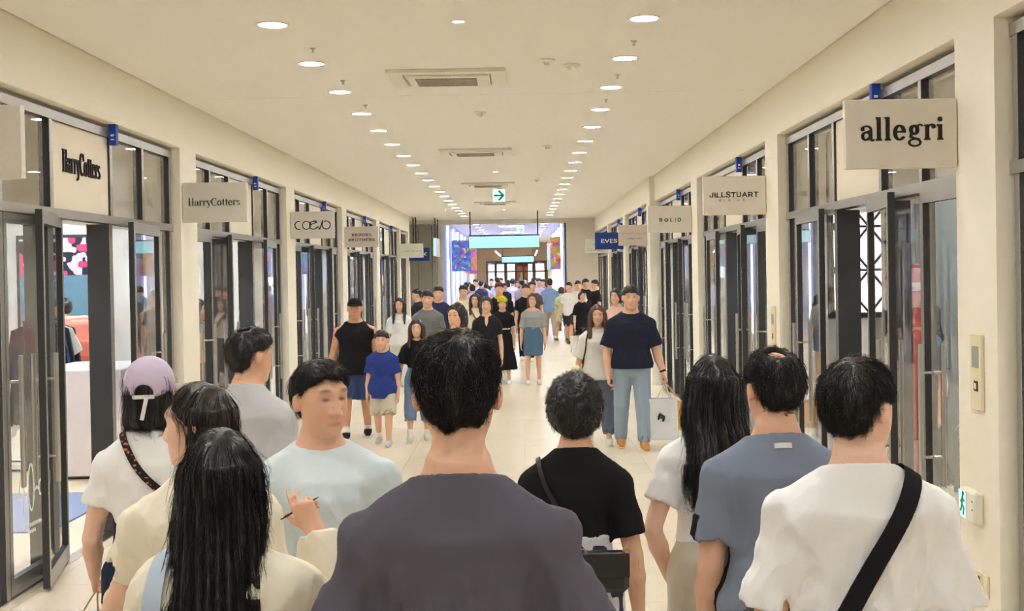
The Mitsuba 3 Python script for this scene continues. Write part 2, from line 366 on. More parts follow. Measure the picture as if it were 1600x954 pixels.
def door(side, bay, y_hinge, y_free, X, off, which, handle_at):
    """a door leaf from its hinge to its free edge; off = how far the free edge stands out into the corridor"""
    n_ = door.count = getattr(door, 'count', 0) + 1
    k = f'door_{n_}'
    labels[k] = {'kind': 'structure', 'label': f'{which} glass door leaf of the {bay} with dark stiles and steel pull handles'}
    ndir = np.array([-side, 0.0])
    a, b = np.array([X, y_hinge]), np.array([X, y_free]) + ndir * off
    o, L = a, np.linalg.norm(b - a)
    u = (b - a) / L
    n = np.array([u[1], -u[0]])
    if n @ ndir < 0:
        n = -n
    o3 = (o[0], o[1], 0)
    th, zt, zb = 0.022, 2.345, 0.02
    post(k, 'stile', o3, u, n, 0, 0.038, -th, th, zb, zt)
    post(k, 'stile', o3, u, n, L - 0.038, L, -th, th, zb, zt)
    post(k, 'top_rail', o3, u, n, 0.0385, L - 0.0385, -th, th, zt - 0.085, zt)
    post(k, 'bottom_rail', o3, u, n, 0.0385, L - 0.0385, -th, th, zb, zb + 0.1)
    P = lambda t, d, z: np.array([o[0] + u[0] * t + n[0] * d, o[1] + u[1] * t + n[1] * d, z])
    part(k, 'pane', quad(P(0.0385, 0, zb + 0.1), P(L - 0.0385, 0, zb + 0.1) - P(0.0385, 0, zb + 0.1), (0, 0, zt - 0.185 - zb)), 'material_glass')
    t = L - 0.10 if handle_at == 'free' else 0.10
    for d in (1, -1):
        h = part(k, 'handle', tube([P(t, d * 0.065, 0.66), P(t, d * 0.065, 1.46)], 0.0155, 12), 'material_steel', 40)
        for z in (0.82, 1.3):
            part(h, 'standoff', tube([P(t, d * 0.004, z), P(t, d * 0.062, z)], 0.009, 8), 'material_steel', 40)
    return k, P, L
BAY = {}
def storefront(side, y0, y1, bay, has_panel=True, front=True):
    X = XR if side > 0 else XL
    if side > 0 and y0 > STEP:
        X -= 0.085
    X += side * REC
    n_ = storefront.count = getattr(storefront, 'count', 0) + 1
    k = f'window_{n_}'
    labels[k] = {'kind': 'structure', 'label': f'dark framed glazing of the {bay}'}
    o, u, n = (X, 0, 0), np.array([0, 1.0]), np.array([-side, 0.0])
    W = y1 - y0
    fr = [0.012, 0.182, 0.365, 0.635, 0.812, 0.988]
    ym = [y0 + W * f for f in fr]
    hw = 0.024
    post(k, 'head_rail', o, u, n, y0 + 0.002, y1 - 0.002, -0.06, 0.03, FTOP - 0.06, FTOP)
    post(k, 'transom', o, u, n, y0 + 0.002, y1 - 0.002, -0.06, 0.035, TR0, TR1)
    part(k, 'threshold', local_box(o, u, n, y0 + 0.002, y1 - 0.002, -0.06, 0.03, 0, 0.008), 'material_steel')
    for i, y in enumerate(ym):
        post(k, 'mullion', o, u, n, y - hw, y + hw, -0.05, 0.025, TR1 + .0005, FTOP - 0.0605)
        if i in (2, 3):
            post(k, 'door_jamb', o, u, n, y - 0.03, y + 0.03, -0.16, 0.012, 0.009, TR0 - .0005)
        else:
            post(k, 'mullion', o, u, n, y - hw, y + hw, -0.05, 0.022, 0.009, TR0 - .0005)
    for i in range(5):
        a, b = ym[i] + hw, ym[i + 1] - hw
        if i == 2 and has_panel:
            BAY[bay] = (k, X, side, a, b)
            part(k, 'sign_panel', local_box(o, u, n, a, b, -0.012, 0.006, TR1 + .001, FTOP - 0.061), 'material_panel_white', label='plain off-white panel over the door')
        else:
            part(k, 'pane', quad((X, a, TR1), (0, b - a, 0), (0, 0, FTOP - 0.06 - TR1)), 'material_glass')
        if (i in (1, 3, 4) and not (i == 1 and bay == 'HarryCotters shop')) or (i == 0 and (not front or bay == 'HarryCotters shop')):
            part(k, 'pane', quad((X, a, 0.01), (0, b - a, 0), (0, 0, TR0 - 0.01)), 'material_glass')
    if front:
        XO = X - side * 0.055
        L1_ = bay == 'HarryCotters shop'
        d0 = door(side, bay, ym[1] + 0.032, ym[2] - 0.035, X, 0.0, 'nearest', 'hinge') if L1_ else door(side, bay, ym[0] + 0.03, ym[1] - 0.045, X - side * 0.01, 0.015, 'nearest', 'free')
        d1 = door(side, bay, ym[2] + 0.24, ym[2] - 0.54, X + side * (0.03 if side < 0 else -.02), 0.19 if side < 0 else 0.11, 'middle', 'free')
        d2 = door(side, bay, ym[3] + 0.97, ym[3] + 0.12, XO, 0.07 if side < 0 else 0.03, 'farthest', 'hinge')
        return d0, d1, d2
mat('material_shop_wall', (0.80, 0.78, 0.74), 0.8, 0.2)
mat('material_shop_floor', (0.66, 0.60, 0.50), 0.4, 0.5)
def shop(side, y0, y1, bay, rgb=SHOP_RGB, power=1.0, depth=3.2, wall='material_shop_wall', near=True, far=True):
    X = (XR if side > 0 else XL) + side * 0.43
    struct('trim_bulkhead', cat(bx(X + side * .02, X + side * .22, y0 - .1, y1 + .1, 2.36, 3.15)), 'material_shop_wall', label=f'bulkhead behind the glazing of the {bay}')
    xb = X + side * depth
    xa, xc = min(X, xb), max(X, xb)
    k = struct('wall_shop', cat(bx(xb, xb + side * 0.08, y0 - .1, y1 + (.1 if far else .5), 0, 3.25), (bx(xa, xc, y0 - 0.18, y0 - 0.1, 0, 3.15) if near else None), (bx(xa, xc, y1 + 0.1, y1 + 0.18, 0, 3.15) if far else None)), wall, label=f'walls inside the {bay}')
    struct('ceiling_shop', bx(xa - (.4 if side < 0 else .4) * 0, xc, y0 - .1, y1 + .1, 3.152, 3.22), 'material_shop_wall', label=f'ceiling inside the {bay}')
    yc = (y0 + y1) / 2
    for i, f in enumerate((0.28, 0.72)):
        t = thing('shop_light', f'long white ceiling light in the {bay}, {("corridor", "rear")[i]} side', 'ceiling light', 'ceiling lights inside the shops')
        x = X + side * depth * f
        part(t, 'housing', bbx(x - 0.11, x + 0.11, y0 + 0.35, y1 - 0.35, 3.1, 3.15), 'material_white_plastic')
        d = part(t, 'diffuser', quad((x - 0.09, y0 + 0.4, 3.097), (0, y1 - y0 - 0.8, 0), (0.18, 0, 0)), 'material_lamp_off')
        scene[d]['emitter'] = emit(d, rgb, SHOP_LIGHT * power, 1.6)
    return X, xb
# garments on rails
def garment_poly(kind):
    if kind == 'shirt':
        return Polygon([(-.07, 0), (-.2, -.05), (-.30, -.27), (-.23, -.32), (-.19, -.22), (-.2, -.66), (.2, -.66), (.19, -.22), (.23, -.32), (.30, -.27), (.2, -.05), (.07, 0), (0, -.05)])
    if kind == 'coat':
        return Polygon([(-.06, 0), (-.2, -.05), (-.28, -.55), (-.21, -.57), (-.18, -.25), (-.24, -1.0), (.24, -1.0), (.18, -.25), (.21, -.57), (.28, -.55), (.2, -.05), (.06, 0), (0, -.07)])
    return Polygon([(-.09, 0), (-.17, -.04), (-.15, -.2), (-.16, -.4), (-.26, -.95), (.26, -.95), (.16, -.4), (.15, -.2), (.17, -.04), (.09, 0), (0, -.07)])
_gm = {}
def garment_ply(kind, col):
    if (kind, col) not in _gm:
        m = prism(garment_poly(kind).buffer(0.012, quad_segs=2), 0.045)
        m.apply_translation((0, 0, -0.0225))
        m = m.subdivide()
        v = m.vertices
        v[:, 2] *= 0.55 + 0.9 * np.clip(-v[:, 1], 0, 1) + 0.35 * np.sin(v[:, 0] * 31)
        _gm[kind, col] = mikit.ply(m, cloth(*col), 35)
    return _gm[kind, col]
COLN = {(40, 42, 48): 'charcoal', (225, 220, 208): 'off-white', (96, 116, 146): 'slate blue', (168, 142, 110): 'tan', (86, 92, 74): 'olive', (176, 86, 80): 'brick red', (200, 190, 176): 'beige', (46, 60, 96): 'navy', (206, 168, 176): 'pale pink'}
def rack(x, y, n, cols, kinds, bay, along='y', label=None, rail='rail'):
    k = thing('clothes_rail', label or f'black metal clothes rail standing inside the {bay}', 'clothes rail')
    u = np.array([0, 1.0, 0]) if along == 'y' else np.array([1.0, 0, 0])
    w = np.array([u[1], u[0], 0])
    c, h = np.array([x, y, 0.0]), n * 0.042 + 0.12
    part(k, 'rail', tube([c - u * h + (0, 0, 1.5), c + u * h + (0, 0, 1.5)], 0.013, 8), 'material_dark_metal', 40)
    for s in (-1, 1):
        part(k, 'upright', tube([c + u * s * h * .97 + (0, 0, .0), c + u * s * h * .97 + (0, 0, 1.49)], 0.013, 8), 'material_dark_metal', 40)
        part(k, 'foot', bbx(*sum(([float(a), float(b)] for a, b in zip(c + u * s * h * .97 - w * .22 - (.012, .012, 0), c + u * s * h * .97 + w * .22 + (.012, .012, .02))), [])), 'material_dark_metal')
    for i in range(n):
        col, kind = cols[int(rng.integers(len(cols)))], kinds[int(rng.integers(len(kinds)))]
        g = thing(kind if kind != 'frock' else 'dress', f'{COLN[col]} {kind} on the {rail} in the {bay}, {ORD[i]} along', 'clothing', f'clothes on the rail inside the {bay}')
        p = c + u * (i - (n - 1) / 2) * 0.084
        M = np.eye(4)
        a = 0.16 * rng.standard_normal()
        ww = w * math.cos(a) + u * math.sin(a)
        M[:3, 0], M[:3, 1], M[:3, 2], M[:3, 3] = ww, (0, 0, 1), np.cross(ww, (0, 0, 1)), p + (0, 0, 1.445)
        gp = garment_ply(kind, col)
        scene[g + '__body'] = {**gp, 'to_world': T(M)}
        part(g, 'hanger', tube([p + (0, 0, 1.44) - ww * .16 - (0, 0, .03), p + (0, 0, 1.46), p + (0, 0, 1.5), p + u * .014 + (0, 0, 1.518), p + u * .0 + (0, 0, 1.53)], 0.004, 5), 'material_steel')
SHN = {.5: 'lowest', .95: 'second', 1.4: 'third', 1.85: 'top'}
def shelf_unit(x0, x1, y0, y1, bay, levels, cols):
    k = thing('shelf_unit', f'pale wall shelf unit with folded clothes inside the {bay}', 'shelf')
    part(k, 'side_panel', bbx(x0, x1, y0, y0 + .03, 0, 2.1), 'material_panel_white')
    part(k, 'side_panel', bbx(x0, x1, y1 - .03, y1, 0, 2.1), 'material_panel_white')
    for z in levels:
        part(k, 'shelf', bbx(x0, x1, y0 + .03, y1 - .03, z - .03, z), 'material_panel_white')
        y, j_ = y0 + .08, -1
        while y < y1 - .36:
            col = cols[int(rng.integers(len(cols)))]
            j_ += 1
            h = 0.05 + 0.02 * int(rng.integers(1, 6))
            p = thing('folded_garment', f'{COLN[col]} folded clothes, {ORD[j_]} pile on the {SHN[z]} shelf, {bay}', 'clothing', f'folded clothes inside the {bay}')
            put(p, bbx(x0 + .03, x1 - .03, y, y + .27, z, z + h, .02), cloth(*col))
            y += .33
NAMES_L = ['rearmost left shop', 'left shop behind the camera', 'left shop beside the camera', 'HarryCotters shop', 'second left shop', 'third left shop', 'fourth left shop', 'last left shop']
NAMES_R = ['rearmost right shop', 'right shop behind the camera', 'shop at the right edge', 'allegri shop', 'JILLSTUART shop', 'SOLID shop', 'fifth right shop', 'last right shop']
DOORS = {}
for side, piers, names, yend in ((-1, PL, NAMES_L, LEND), (1, PR, NAMES_R, REND)):
    for i in range(len(names)):
        y0 = piers[i][1]
        y1 = piers[i + 1][0]
        full = i >= 2 and (side < 0 or i > 2)
        DOORS[side, i] = storefront(side, y0, y1, names[i], has_panel=i >= 3 and i not in (99,), front=i >= 3)
# side of the last bays up to the corridor's end
storefront(-1, 28.75, 30.7, 'narrow shop at the far left end', front=False, has_panel=False)
storefront(1, 28.65, 33.4, 'narrow shop at the far right end', front=False, has_panel=False)
COLS = list(COLN)
for side, piers, names in ((-1, PL, NAMES_L), (1, PR, NAMES_R)):
    for i in range(2, len(names)):
        y0, y1 = piers[i][1], piers[i + 1][0]
        X, xb = shop(side, y0, y1, names[i], rgb=SHOP_RGB if i < 4 else (.74, .88, 1.0), power=(1.15 if i > 3 else 0.85) * (1.25 if i > 5 else 1), near=not (side < 0 and i == 4), far=not (side < 0 and i == 3))
        n = 8 if i < 6 else 4
        if not (side < 0 and i in (3, 4)):
            rack(X + side * 1.75, y0 + 0.9, n, COLS, ['shirt', 'coat'], names[i], 'y')
            shelf_unit(*sorted((xb - side * 0.02, xb - side * 0.4)), y0 + 1.7, y1 - 0.3, names[i], (0.5, 0.95, 1.4, 1.85), COLS)
shop(-1, 28.6, LEND, 'narrow shop at the far left end', power=1.2)
shop(1, 28.5, 33.3, 'narrow shop at the far right end', power=1.2)

# ---------------------------------------------------------------- signs
def blade_sign(side, yf, lettering, label, board='material_sign_white', X=None, zc=2.578, w=0.575, h=0.352, t=0.045, ink='material_lettering'):
    """board standing out from the pillar at the depth yf (its face towards the camera); lettering(x0, y, zc) -> meshes"""
    X = (XR if side > 0 else XL) if X is None else X
    x0, x1 = (X - w, X - 0.004) if side > 0 else (X + 0.004, X + w)
    k = thing('blade_sign', label, 'sign')
    part(k, 'board', bbx(x0, x1, yf, yf + t, zc - h / 2, zc + h / 2, 0.004), board)
    part(k, 'wall_plate', bbx(X - side * 0.003, X, yf + .003, yf + t - .003, zc - h / 2 + 0.02, zc + h / 2 - 0.02, .001), 'material_silver')
    for name, m, b in lettering(x0, x1, yf, zc):
        part(k, name, m, b)
    return k
def onface(y):      # lettering plane facing the camera at depth y
    return frame4((0, y - 0.0005, 0), (1, 0, 0), (0, 0, 1), (0, -1, 0))
def flat(shape, y, d=0.004):
    return prism(shape, d, onface(y))
def sans_on(text, x0, x1, zc, y, **kw):
    if text == 'I':
        return bx((x0 + x1) / 2 - .0045, (x0 + x1) / 2 + .0045, y - .0045, y - .0005, zc - kw['h'] / 2, zc + kw['h'] / 2)
    m = sans_mesh(text, x0, x1, zc, **kw)
    m.apply_transform(onface(y))
    return m
HC = serif_text('HarryCotters', .135, .035, .05, 0.0)
ALL = serif_text('allegri', .17, .07, .05, .035)
def L_harry(x0, x1, y, z):
    return [('lettering', flat(fit_shape(HC, x0 + .055, x1 - .06, yc=z - .004), y), 'material_lettering')]
def L_allegri(x0, x1, y, z):
    return [('lettering', flat(fit_shape(ALL, x0 + .078, x1 - .072, yc=z + .008), y), 'material_lettering')]
def L_jill(x0, x1, y, z):
    s = 0.028
    out = []
    x = x0 + .057
    for ch in 'JILLSTUART':
        w = {'I': .014, 'J': .036, 'L': .035, 'S': .042, 'T': .04, 'U': .042, 'A': .048, 'R': .044}[ch]
        out.append(sans_on(ch, x, x + w, z + .007 if ch != 'S' else z + .009, y, bold=True, h=0.046 if ch != 'S' else .054))
        x += w + .0075
    b = [[(0, 0), (1, 0), (1, .5), (0, .5), (0, 1), (1, 1)], [(0, .2), (.5, .9), (1, .2)], [(0, 1), (1, 1)], [(.5, 0), (.5, 1)], [(0, 0), (1, 0), (1, 1), (0, 1), (0, 0)]]
    small = []
    def hangul(x, strokes):
        for st in strokes:
            small.append(LineString([(x + .019 * a, z - .054 + .022 * c) for a, c in st]).buffer(.0014))
    JIL = [[(0, 1), (.6, 1), (.05, .55)], [(.35, .8), (.6, .55)], [(.9, 1.05), (.9, .5)], [(.15, .42), (.9, .42), (.9, .22), (.15, .22), (.15, 0), (.95, 0)]]
    SEU = [[(.05, .4), (.5, 1), (.95, .4)], [(0, .1), (1, .1)]]
    TYU = [[(.9, 1), (.1, 1), (.1, .45), (.9, .45)], [(.1, .72), (.85, .72)], [(0, .25), (1, .25)], [(.35, .25), (.35, -.05)], [(.65, .25), (.65, -.05)]]
    EO = [[(.3, .95), (.05, .7), (.05, .4), (.3, .15), (.55, .4), (.55, .7), (.3, .95)], [(.6, .55), (.9, .55)], [(.9, 1.05), (.9, 0)]]
    TEU = [[(.9, 1), (.1, 1), (.1, .4), (.9, .4)], [(.1, .7), (.85, .7)], [(0, .1), (1, .1)]]
    for dx, ch in ((.145, JIL), (.18, SEU), (.23, TYU), (.31, EO), (.36, TEU)):
        hangul(x0 + dx, ch)
    out2 = flat(unary_union(small), y, .002)
    return [('lettering', cat(*out), plain(58, 50, 42, .6)), ('small_lettering', out2, plain(150, 138, 116, .7))]
def L_solid(x0, x1, y, z):
    out, x = [], x0 + .15
    for ch, w in zip('SOLID', (.042, .05, .034, .013, .043)):
        out.append(sans_on(ch, x, x + w, z - .008, y, bold=True, h=.048))
        x += w + .026
    return [('lettering', cat(*out), plain(34, 32, 30, .6))]
def L_coevo(x0, x1, y, z):
    r, w = .052, .0115
    P = lambda pts: LineString(pts).buffer(w / 2, quad_segs=4)
    A = lambda cx, a0, a1, k=r: P(arc(cx, z - .003, k, k, a0, a1, 30))
    c = x0 + .11
    sh = [A(c, 75, 290), A(c + .098, 0, 360), A(c + .19, 40, 330), P([(c + .145, z + .0), (c + .225, z + .035), (c + .225, z + .052), (c + .19, z + .05)]), P([(c + .245, z - .02), (c + .27, z - .058), (c + .31, z + .055)]), A(c + .355, 120, -215, .053)]
    return [('lettering', flat(unary_union(sh), y), plain(22, 22, 24, .5))]
BR1, BR2 = serif_text('BROOKS', .2, .1, .05, .12), serif_text('BROTHERS', .2, .1, .05, .1)
def L_brooks(x0, x1, y, z):
    return [('lettering', flat(fit_shape(BR1, x0 + .12, x1 - .12, yc=z + .035, h=.05), y), plain(70, 48, 42, .6)), ('lettering', flat(fit_shape(BR2, x0 + .06, x1 - .06, yc=z - .05, h=.05), y), plain(70, 48, 42, .6)),
            ('small_lettering', sans_on('1818', x0 + .25, x0 + .33, z - .105, y, h=.014, depth=.002), plain(150, 130, 118, .7))]
def L_thin(t, c=(140, 134, 120)):
    return lambda x0, x1, y, z: [('lettering', sans_on(t, x0 + .05, x1 - .04, z - .01, y, h=.03, depth=.002), plain(*c, .7))]
def L_eve(x0, x1, y, z):
    return [('lettering', sans_on('EVES', x0 + .13, x1 - .13, z + .0, y, bold=True, h=.085), 'material_white_plastic')]
def L_k(x0, x1, y, z):
    return [('lettering', cat(sans_on('K', x1 - .2, x1 - .07, z, y, bold=True, h=.09)), 'material_white_plastic')]
def L_gray(x0, x1, y, z):
    return [('lettering', cat(sans_on('Croquf Can·Sler', x0 + .06, x1 - .05, z + .03, y, h=.055, depth=.002)), plain(160, 146, 134, .7)), ('small_lettering', sans_on('COMMUNIQUE', x0 + .15, x1 - .16, z - .06, y, h=.03, depth=.002), plain(96, 84, 78, .7))]
def L_far(x0, x1, y, z):
    return [('lettering', sans_on('SHOES', x0 + .2, x1 - .2, z + .05, y, h=.03, depth=.002), plain(90, 90, 84, .7)), ('small_lettering', sans_on('outlet store', x0 + .1, x1 - .1, z - .1, y, h=.03, depth=.002), plain(140, 138, 126, .7))]
nothing = lambda *a: []
blade_sign(1, 5.875, L_allegri, 'off-white projecting shop sign reading allegri in bold black serif letters')
blade_sign(1, 10.47, L_jill, 'cream projecting shop sign reading JILLSTUART', zc=2.574)
blade_sign(1, 15.06, L_solid, 'cream projecting shop sign reading SOLID', zc=2.574)
blade_sign(1, 19.62, L_gray, 'grey-beige projecting shop sign with thin script lettering, behind the SOLID sign', plain(196, 182, 168, .6), X=XR - .0, zc=2.52)
blade_sign(1, 24.15, L_eve, 'dark blue projecting shop sign with white letters on the right side', 'material_navy_sign', X=XR - .085, zc=2.55, w=.6)
blade_sign(1, 28.5, L_far, 'pale projecting shop sign farthest away on the right side', plain(205, 203, 186, .6), X=XR - .085, zc=2.54)
blade_sign(-1, 5.75, nothing, 'blank off-white projecting sign cut by the left edge of the picture', zc=2.6, w=.52, h=.37)
blade_sign(-1, 10.22, L_harry, 'grey-white projecting shop sign reading HarryCotters in black serif letters', plain(206, 200, 188, .6))
blade_sign(-1, 15.0, L_coevo, 'grey-white projecting shop sign with COEVO in round thin letters', plain(208, 202, 192, .6))
blade_sign(-1, 19.6, L_brooks, 'pinkish grey projecting shop sign reading BROOKS BROTHERS in two lines', plain(198, 186, 174, .6), zc=2.57)
blade_sign(-1, 28.53, L_thin('TOMMY BAHAMA'), 'plain pale projecting shop sign in front of the blue sign on the left', plain(214, 212, 196, .6), zc=2.51)
blade_sign(-1, 30.78, L_k, 'dark blue projecting shop sign with a white letter, farthest on the left side', 'material_navy_sign', zc=2.46, w=.55)
# flat lettering on the panel over the first left door (reads along the wall)
k_, X_, s_, a_, b_ = BAY['HarryCotters shop']
hm = prism(fit_shape(serif_text('HarryCotters', .11, .05, .03, .02), 0, 0.68, yc=0, h=0.20), .012, frame4((X_ + .0065, a_ + .2, 2.70), (0, 1, 0), (0, 0, 1), (1, 0, 0)))
part(k_ + '__sign_panel', 'lettering', hm, 'material_lettering', label='black serif lettering HarryCotters')
# small blue projecting tags under the soffits
def blue_tag(side, y, name):
    k = thing('shop_tag', f'small blue number tag under the soffit of the {name}', 'sign')
    X = XR if side > 0 else XL
    if side > 0 and y > STEP: X -= .085
    part(k, 'board', bbx(X + side * .005, X + side * .062, y, y + .05, 2.91, SOF, .003), 'material_blue')
    part(k, 'number', cat(*[bx(X + side * .02, X + side * .045, y - .002, y, z0, z1) for z0, z1 in ((2.945, 2.955), (2.975, 2.99))]), 'material_white_plastic')
for i in range(3, 8):
    blue_tag(-1, PL[i][1] + (PL[i + 1][0] - PL[i][1]) * .615, NAMES_L[i])
    blue_tag(1, PR[i][1] + (PR[i + 1][0] - PR[i][1]) * .345, NAMES_R[i])
# decals on the nearest left door
def script40(P, k, L):
    st = [[(.1, 1), (-.12, .38), (.32, .38)], [(.2, .95), (.14, .02)], arc(.52, .5, .14, .5, 0, 360, 24).tolist(), [(.72, .42), (.8, .46), (.88, .4)], arc(1.0, .42, .09, .16, 30, 330).tolist(), arc(1.18, .36, .08, .17, 0, 360).tolist(), [(1.14, .12), (1.3, .35)], [(1.36, .75), (1.34, .3), (1.4, .24)], arc(1.42, .55, .09, .2, -120, 120).tolist()]
    sh = unary_union([LineString(s).buffer(.026) for s in st])
    sh2 = unary_union([sbox(i * .055, .0, i * .055 + .034, .05) for i in range(14)] + [sbox(.2 + i * .055, -.09, .2 + i * .055 + .034, -.04) for i in range(5)])
    o = P(0.0, 0.001, 0)
    u = (P(1, 0, 0) - P(0, 0, 0))
    n = P(0, 1, 0) - P(0, 0, 0)
    white = plain(240, 240, 236, .6)
    for nm, shp, a, z, sc in (('lettering', sh, .20, .47, .29), ('small_lettering', sh2, .20, .37, .45), ('white_mark', unary_union([Point(.0, 0).buffer(.09), affinity.scale(Point(.12, .03).buffer(.06), 1.4, .6), affinity.scale(Point(-.1, -.06).buffer(.05), 1.2, .7)]), .13, 1.0, .40)):
        m = prism(affinity.scale(shp, sc, sc, origin=(0, 0)), .001)
        M = frame4(P(a, 0.001, z), u, (0, 0, 1), n)
        m.apply_transform(M)
        part(k, nm, m, white, label='white printed lettering on the glass' if nm != 'white_mark' else 'white brush mark on the glass')
d0 = DOORS[-1, 3][0]
script40(d0[1], d0[0], d0[2])
# panels on the nearest right pillar
k = thing('intercom_panel', 'tall beige control panel on the right pillar beside the allegri shop', 'control panel')
def onR(y0, y1, z0, z1, t, c=.004):
    return bbx(XR - t, XR, y0, y1, z0, z1, c)
part(k, 'plate', onR(5.575, 5.715, 1.19, 1.565, .018), 'material_beige_plastic')
part(k, 'screen', bbx(XR - .021, XR - .018, 5.605, 5.685, 1.40, 1.505, .001), plain(150, 156, 152, .3), label='grey display')
part(k, 'button', bbx(XR - .022, XR - .018, 5.615, 5.66, 1.285, 1.335, .002), plain(52, 46, 42, .5), label='dark square button')
part(k, 'button', bbx(XR - .024, XR - .0222, 5.626, 5.65, 1.295, 1.325, .001), 'material_white_plastic')
k = thing('exit_light', 'small white box with a lit green exit pictogram on the right pillar', 'exit sign')
part(k, 'housing', onR(5.60, 5.80, .635, .79, .05, .01), 'material_white_plastic')
f = part(k, 'lit_face', quad((XR - .0515, 5.70, .645), (0, 0, .135), (0, .095, 0)), 'material_screen')
scene[f]['emitter'] = emit(f, (.30, .47, .54), 1.0, .05)
# the running figure faces the corridor
run = unary_union([Point(.01, .055).buffer(.012), LineString([(.005, .04), (-.005, .0)]).buffer(.009), LineString([(-.005, 0), (.02, -.015), (.012, -.045)]).buffer(.006), LineString([(-.005, 0), (-.018, -.03), (-.036, -.034)]).buffer(.006), LineString([(.003, .032), (.025, .02)]).buffer(.005), LineString([(.003, .032), (-.02, .012)]).buffer(.005)])
part(k, 'pictogram', prism(run, .002, frame4((XR - .0518, 5.745, .71), (0, -1, 0), (0, 0, 1), (-1, 0, 0))), plain(0, 150, 90, .6))
for y, z in ((5.62, .74), (5.62, .70)):
    part(k, 'indicator', bx(XR - .052, XR - .05, y, y + .012, z, z + .008), plain(120, 110, 90, .5))
k = thing('light_switch', 'beige double switch plate low on the right pillar', 'switch')
part(k, 'plate', onR(5.545, 5.605, .285, .40, .012), 'material_beige_plastic')
part(k, 'plate', onR(5.612, 5.675, .285, .40, .012), 'material_beige_plastic')
part(k, 'rocker', bbx(XR - .017, XR - .012, 5.635, 5.655, .33, .375, .001), plain(90, 84, 70, .5))
k = thing('intercom_panel', 'beige control panel on the second right pillar beside the JILLSTUART shop', 'control panel')
part(k, 'plate', onR(10.14, 10.27, 1.2, 1.57, .018), 'material_beige_plastic')
part(k, 'screen', bbx(XR - .021, XR - .018, 10.17, 10.24, 1.41, 1.5, .001), plain(150, 156, 152, .3))
part(k, 'button', bbx(XR - .021, XR - .018, 10.185, 10.225, 1.28, 1.33, .001), plain(52, 46, 42, .5))
# ---------------------------------------------------------------- the hall at the far end
HZ, HX0, HX1, HY = 3.5, -2.33, 1.36, 60.0
struct('wall_end_right', cat(bx(1.31, XR + .42, YE, YE + .3, 0, CEIL)), 'material_end_wall')
struct('trim_1', bbx(1.27, 1.31, YE - .02, YE + .3, 0, 3.36), 'material_dark_metal')
struct('trim_2', bx(XL - 1.2, XR + .4, YE, YE + .25, 3.36, CEIL + .1), 'material_ceiling', label='lowered beam across the far end of the corridor')
# grey panelled wall at the left of the opening: each panel a piece
ge = struct('wall_end_left', bx(XL - 1.6, HX0 - .12, YE + .03, YE + .1, 0, 3.4), plain(84, 84, 76, .8))
gp = plain(150, 150, 138, .6)
x = XL - 1.6
while x < HX0 - .2:
    x1 = min(x + .40, HX0 - .12)
    part(ge, 'panel', bbx(x + .006, x1 - .006, YE, YE + .03, 0, 3.4, .004), gp)
    x = x1
struct('wall_cross_passage', cat(bx(XL - 1.6, XL - 1.5, LEND + .25, YE, 0, CEIL), bx(XL - 1.6, XL - .43, LEND + .16, LEND + .25, 0, CEIL), bx(XL - 1.6, XL - .01, LEND + .16, YE, CEIL, CEIL + .08)), 'material_wall')
struct('ceiling_hall', bx(HX0 - .5, HX1 + .5, YE + .25, HY, HZ, HZ + .1), (mat('material_hall_ceiling', (.80, .80, .88), .8, .2)))
# corrugated metal sheets lining both sides: each rib a part
rib_m = mat('material_rib', (.56, .60, .80), .3, .5, .3)
for side, X in ((-1, HX0), (1, HX1)):
    kw = struct('wall_hall_left' if side < 0 else 'wall_hall_right', bx(X, X + side * .2, YE + .26, HY, 0, HZ), 'material_end_wall')
    n = 44
    prof = []
    rib = Polygon([(0, 0), (.05, .0), (.16, .10), (.26, .10), (.36, 0), (.36, -.01), (0, -.01)])
    for i in range(n):
        M = frame4((X, YE + .27 + i * .36, 0.0), (0, 1, 0), (-side, 0, 0), (0, 0, 1))
        m = prism(rib, HZ - .01)
        m.apply_transform(M)
        if np.linalg.det(M[:3, :3]) < 0: m.invert()
        part(kw, 'rib', m, rib_m)
    # emitting tubes added in front of the sheets to make the walls glow
    for i in range(5):
        y = YE + .6 + i * 2.6
        t = thing('light_tube', f'tall white light tube on the {WH[side]} corrugated hall wall, {ORD[i]} from the camera', 'light tube', f'tubes added to light the {WH[side]} of the far hall')
        part(t, 'bracket', bbx(X - side * .10, X - side * .14, y - .03, y + .03, .1, .2), 'material_steel')
        f = part(t, 'tube', cyl((X - side * .16, y, 0), (X - side * .16, y, 3.35), .035, 10), 'material_lamp_off')
        scene[f]['emitter'] = emit(f, (.80, .88, 1.0), 1.3, .4)
# ceiling lights of the hall
for i in range(10):
    downlight(-1.45, 35.0 + i * 2.2, 'the left row of the far hall', HZ, 1.2, .55, .3)
    downlight(0.75, 35.0 + i * 2.2, 'the right row of the far hall', HZ, 1.2, .55, .3)
for i in range(4):  # emitting ceiling panels added to brighten the hall
    k = thing('ceiling_panel_light', f'large white ceiling light panel in the far hall, {ORD[i]} from the camera', 'ceiling light', 'panels added to brighten the far hall')
    y = 37.5 + i * 5.6
    part(k, 'frame', bbx(-.75, .1, y, y + 1.4, HZ - .03, HZ), 'material_white_plastic')
    f = part(k, 'diffuser', quad((-.72, y + .03, HZ - .031), (0, 1.34, 0), (.79, 0, 0)), 'material_lamp_off')
    scene[f]['emitter'] = emit(f, (.86, .92, 1.0), HALL_LIGHT, 1.0)
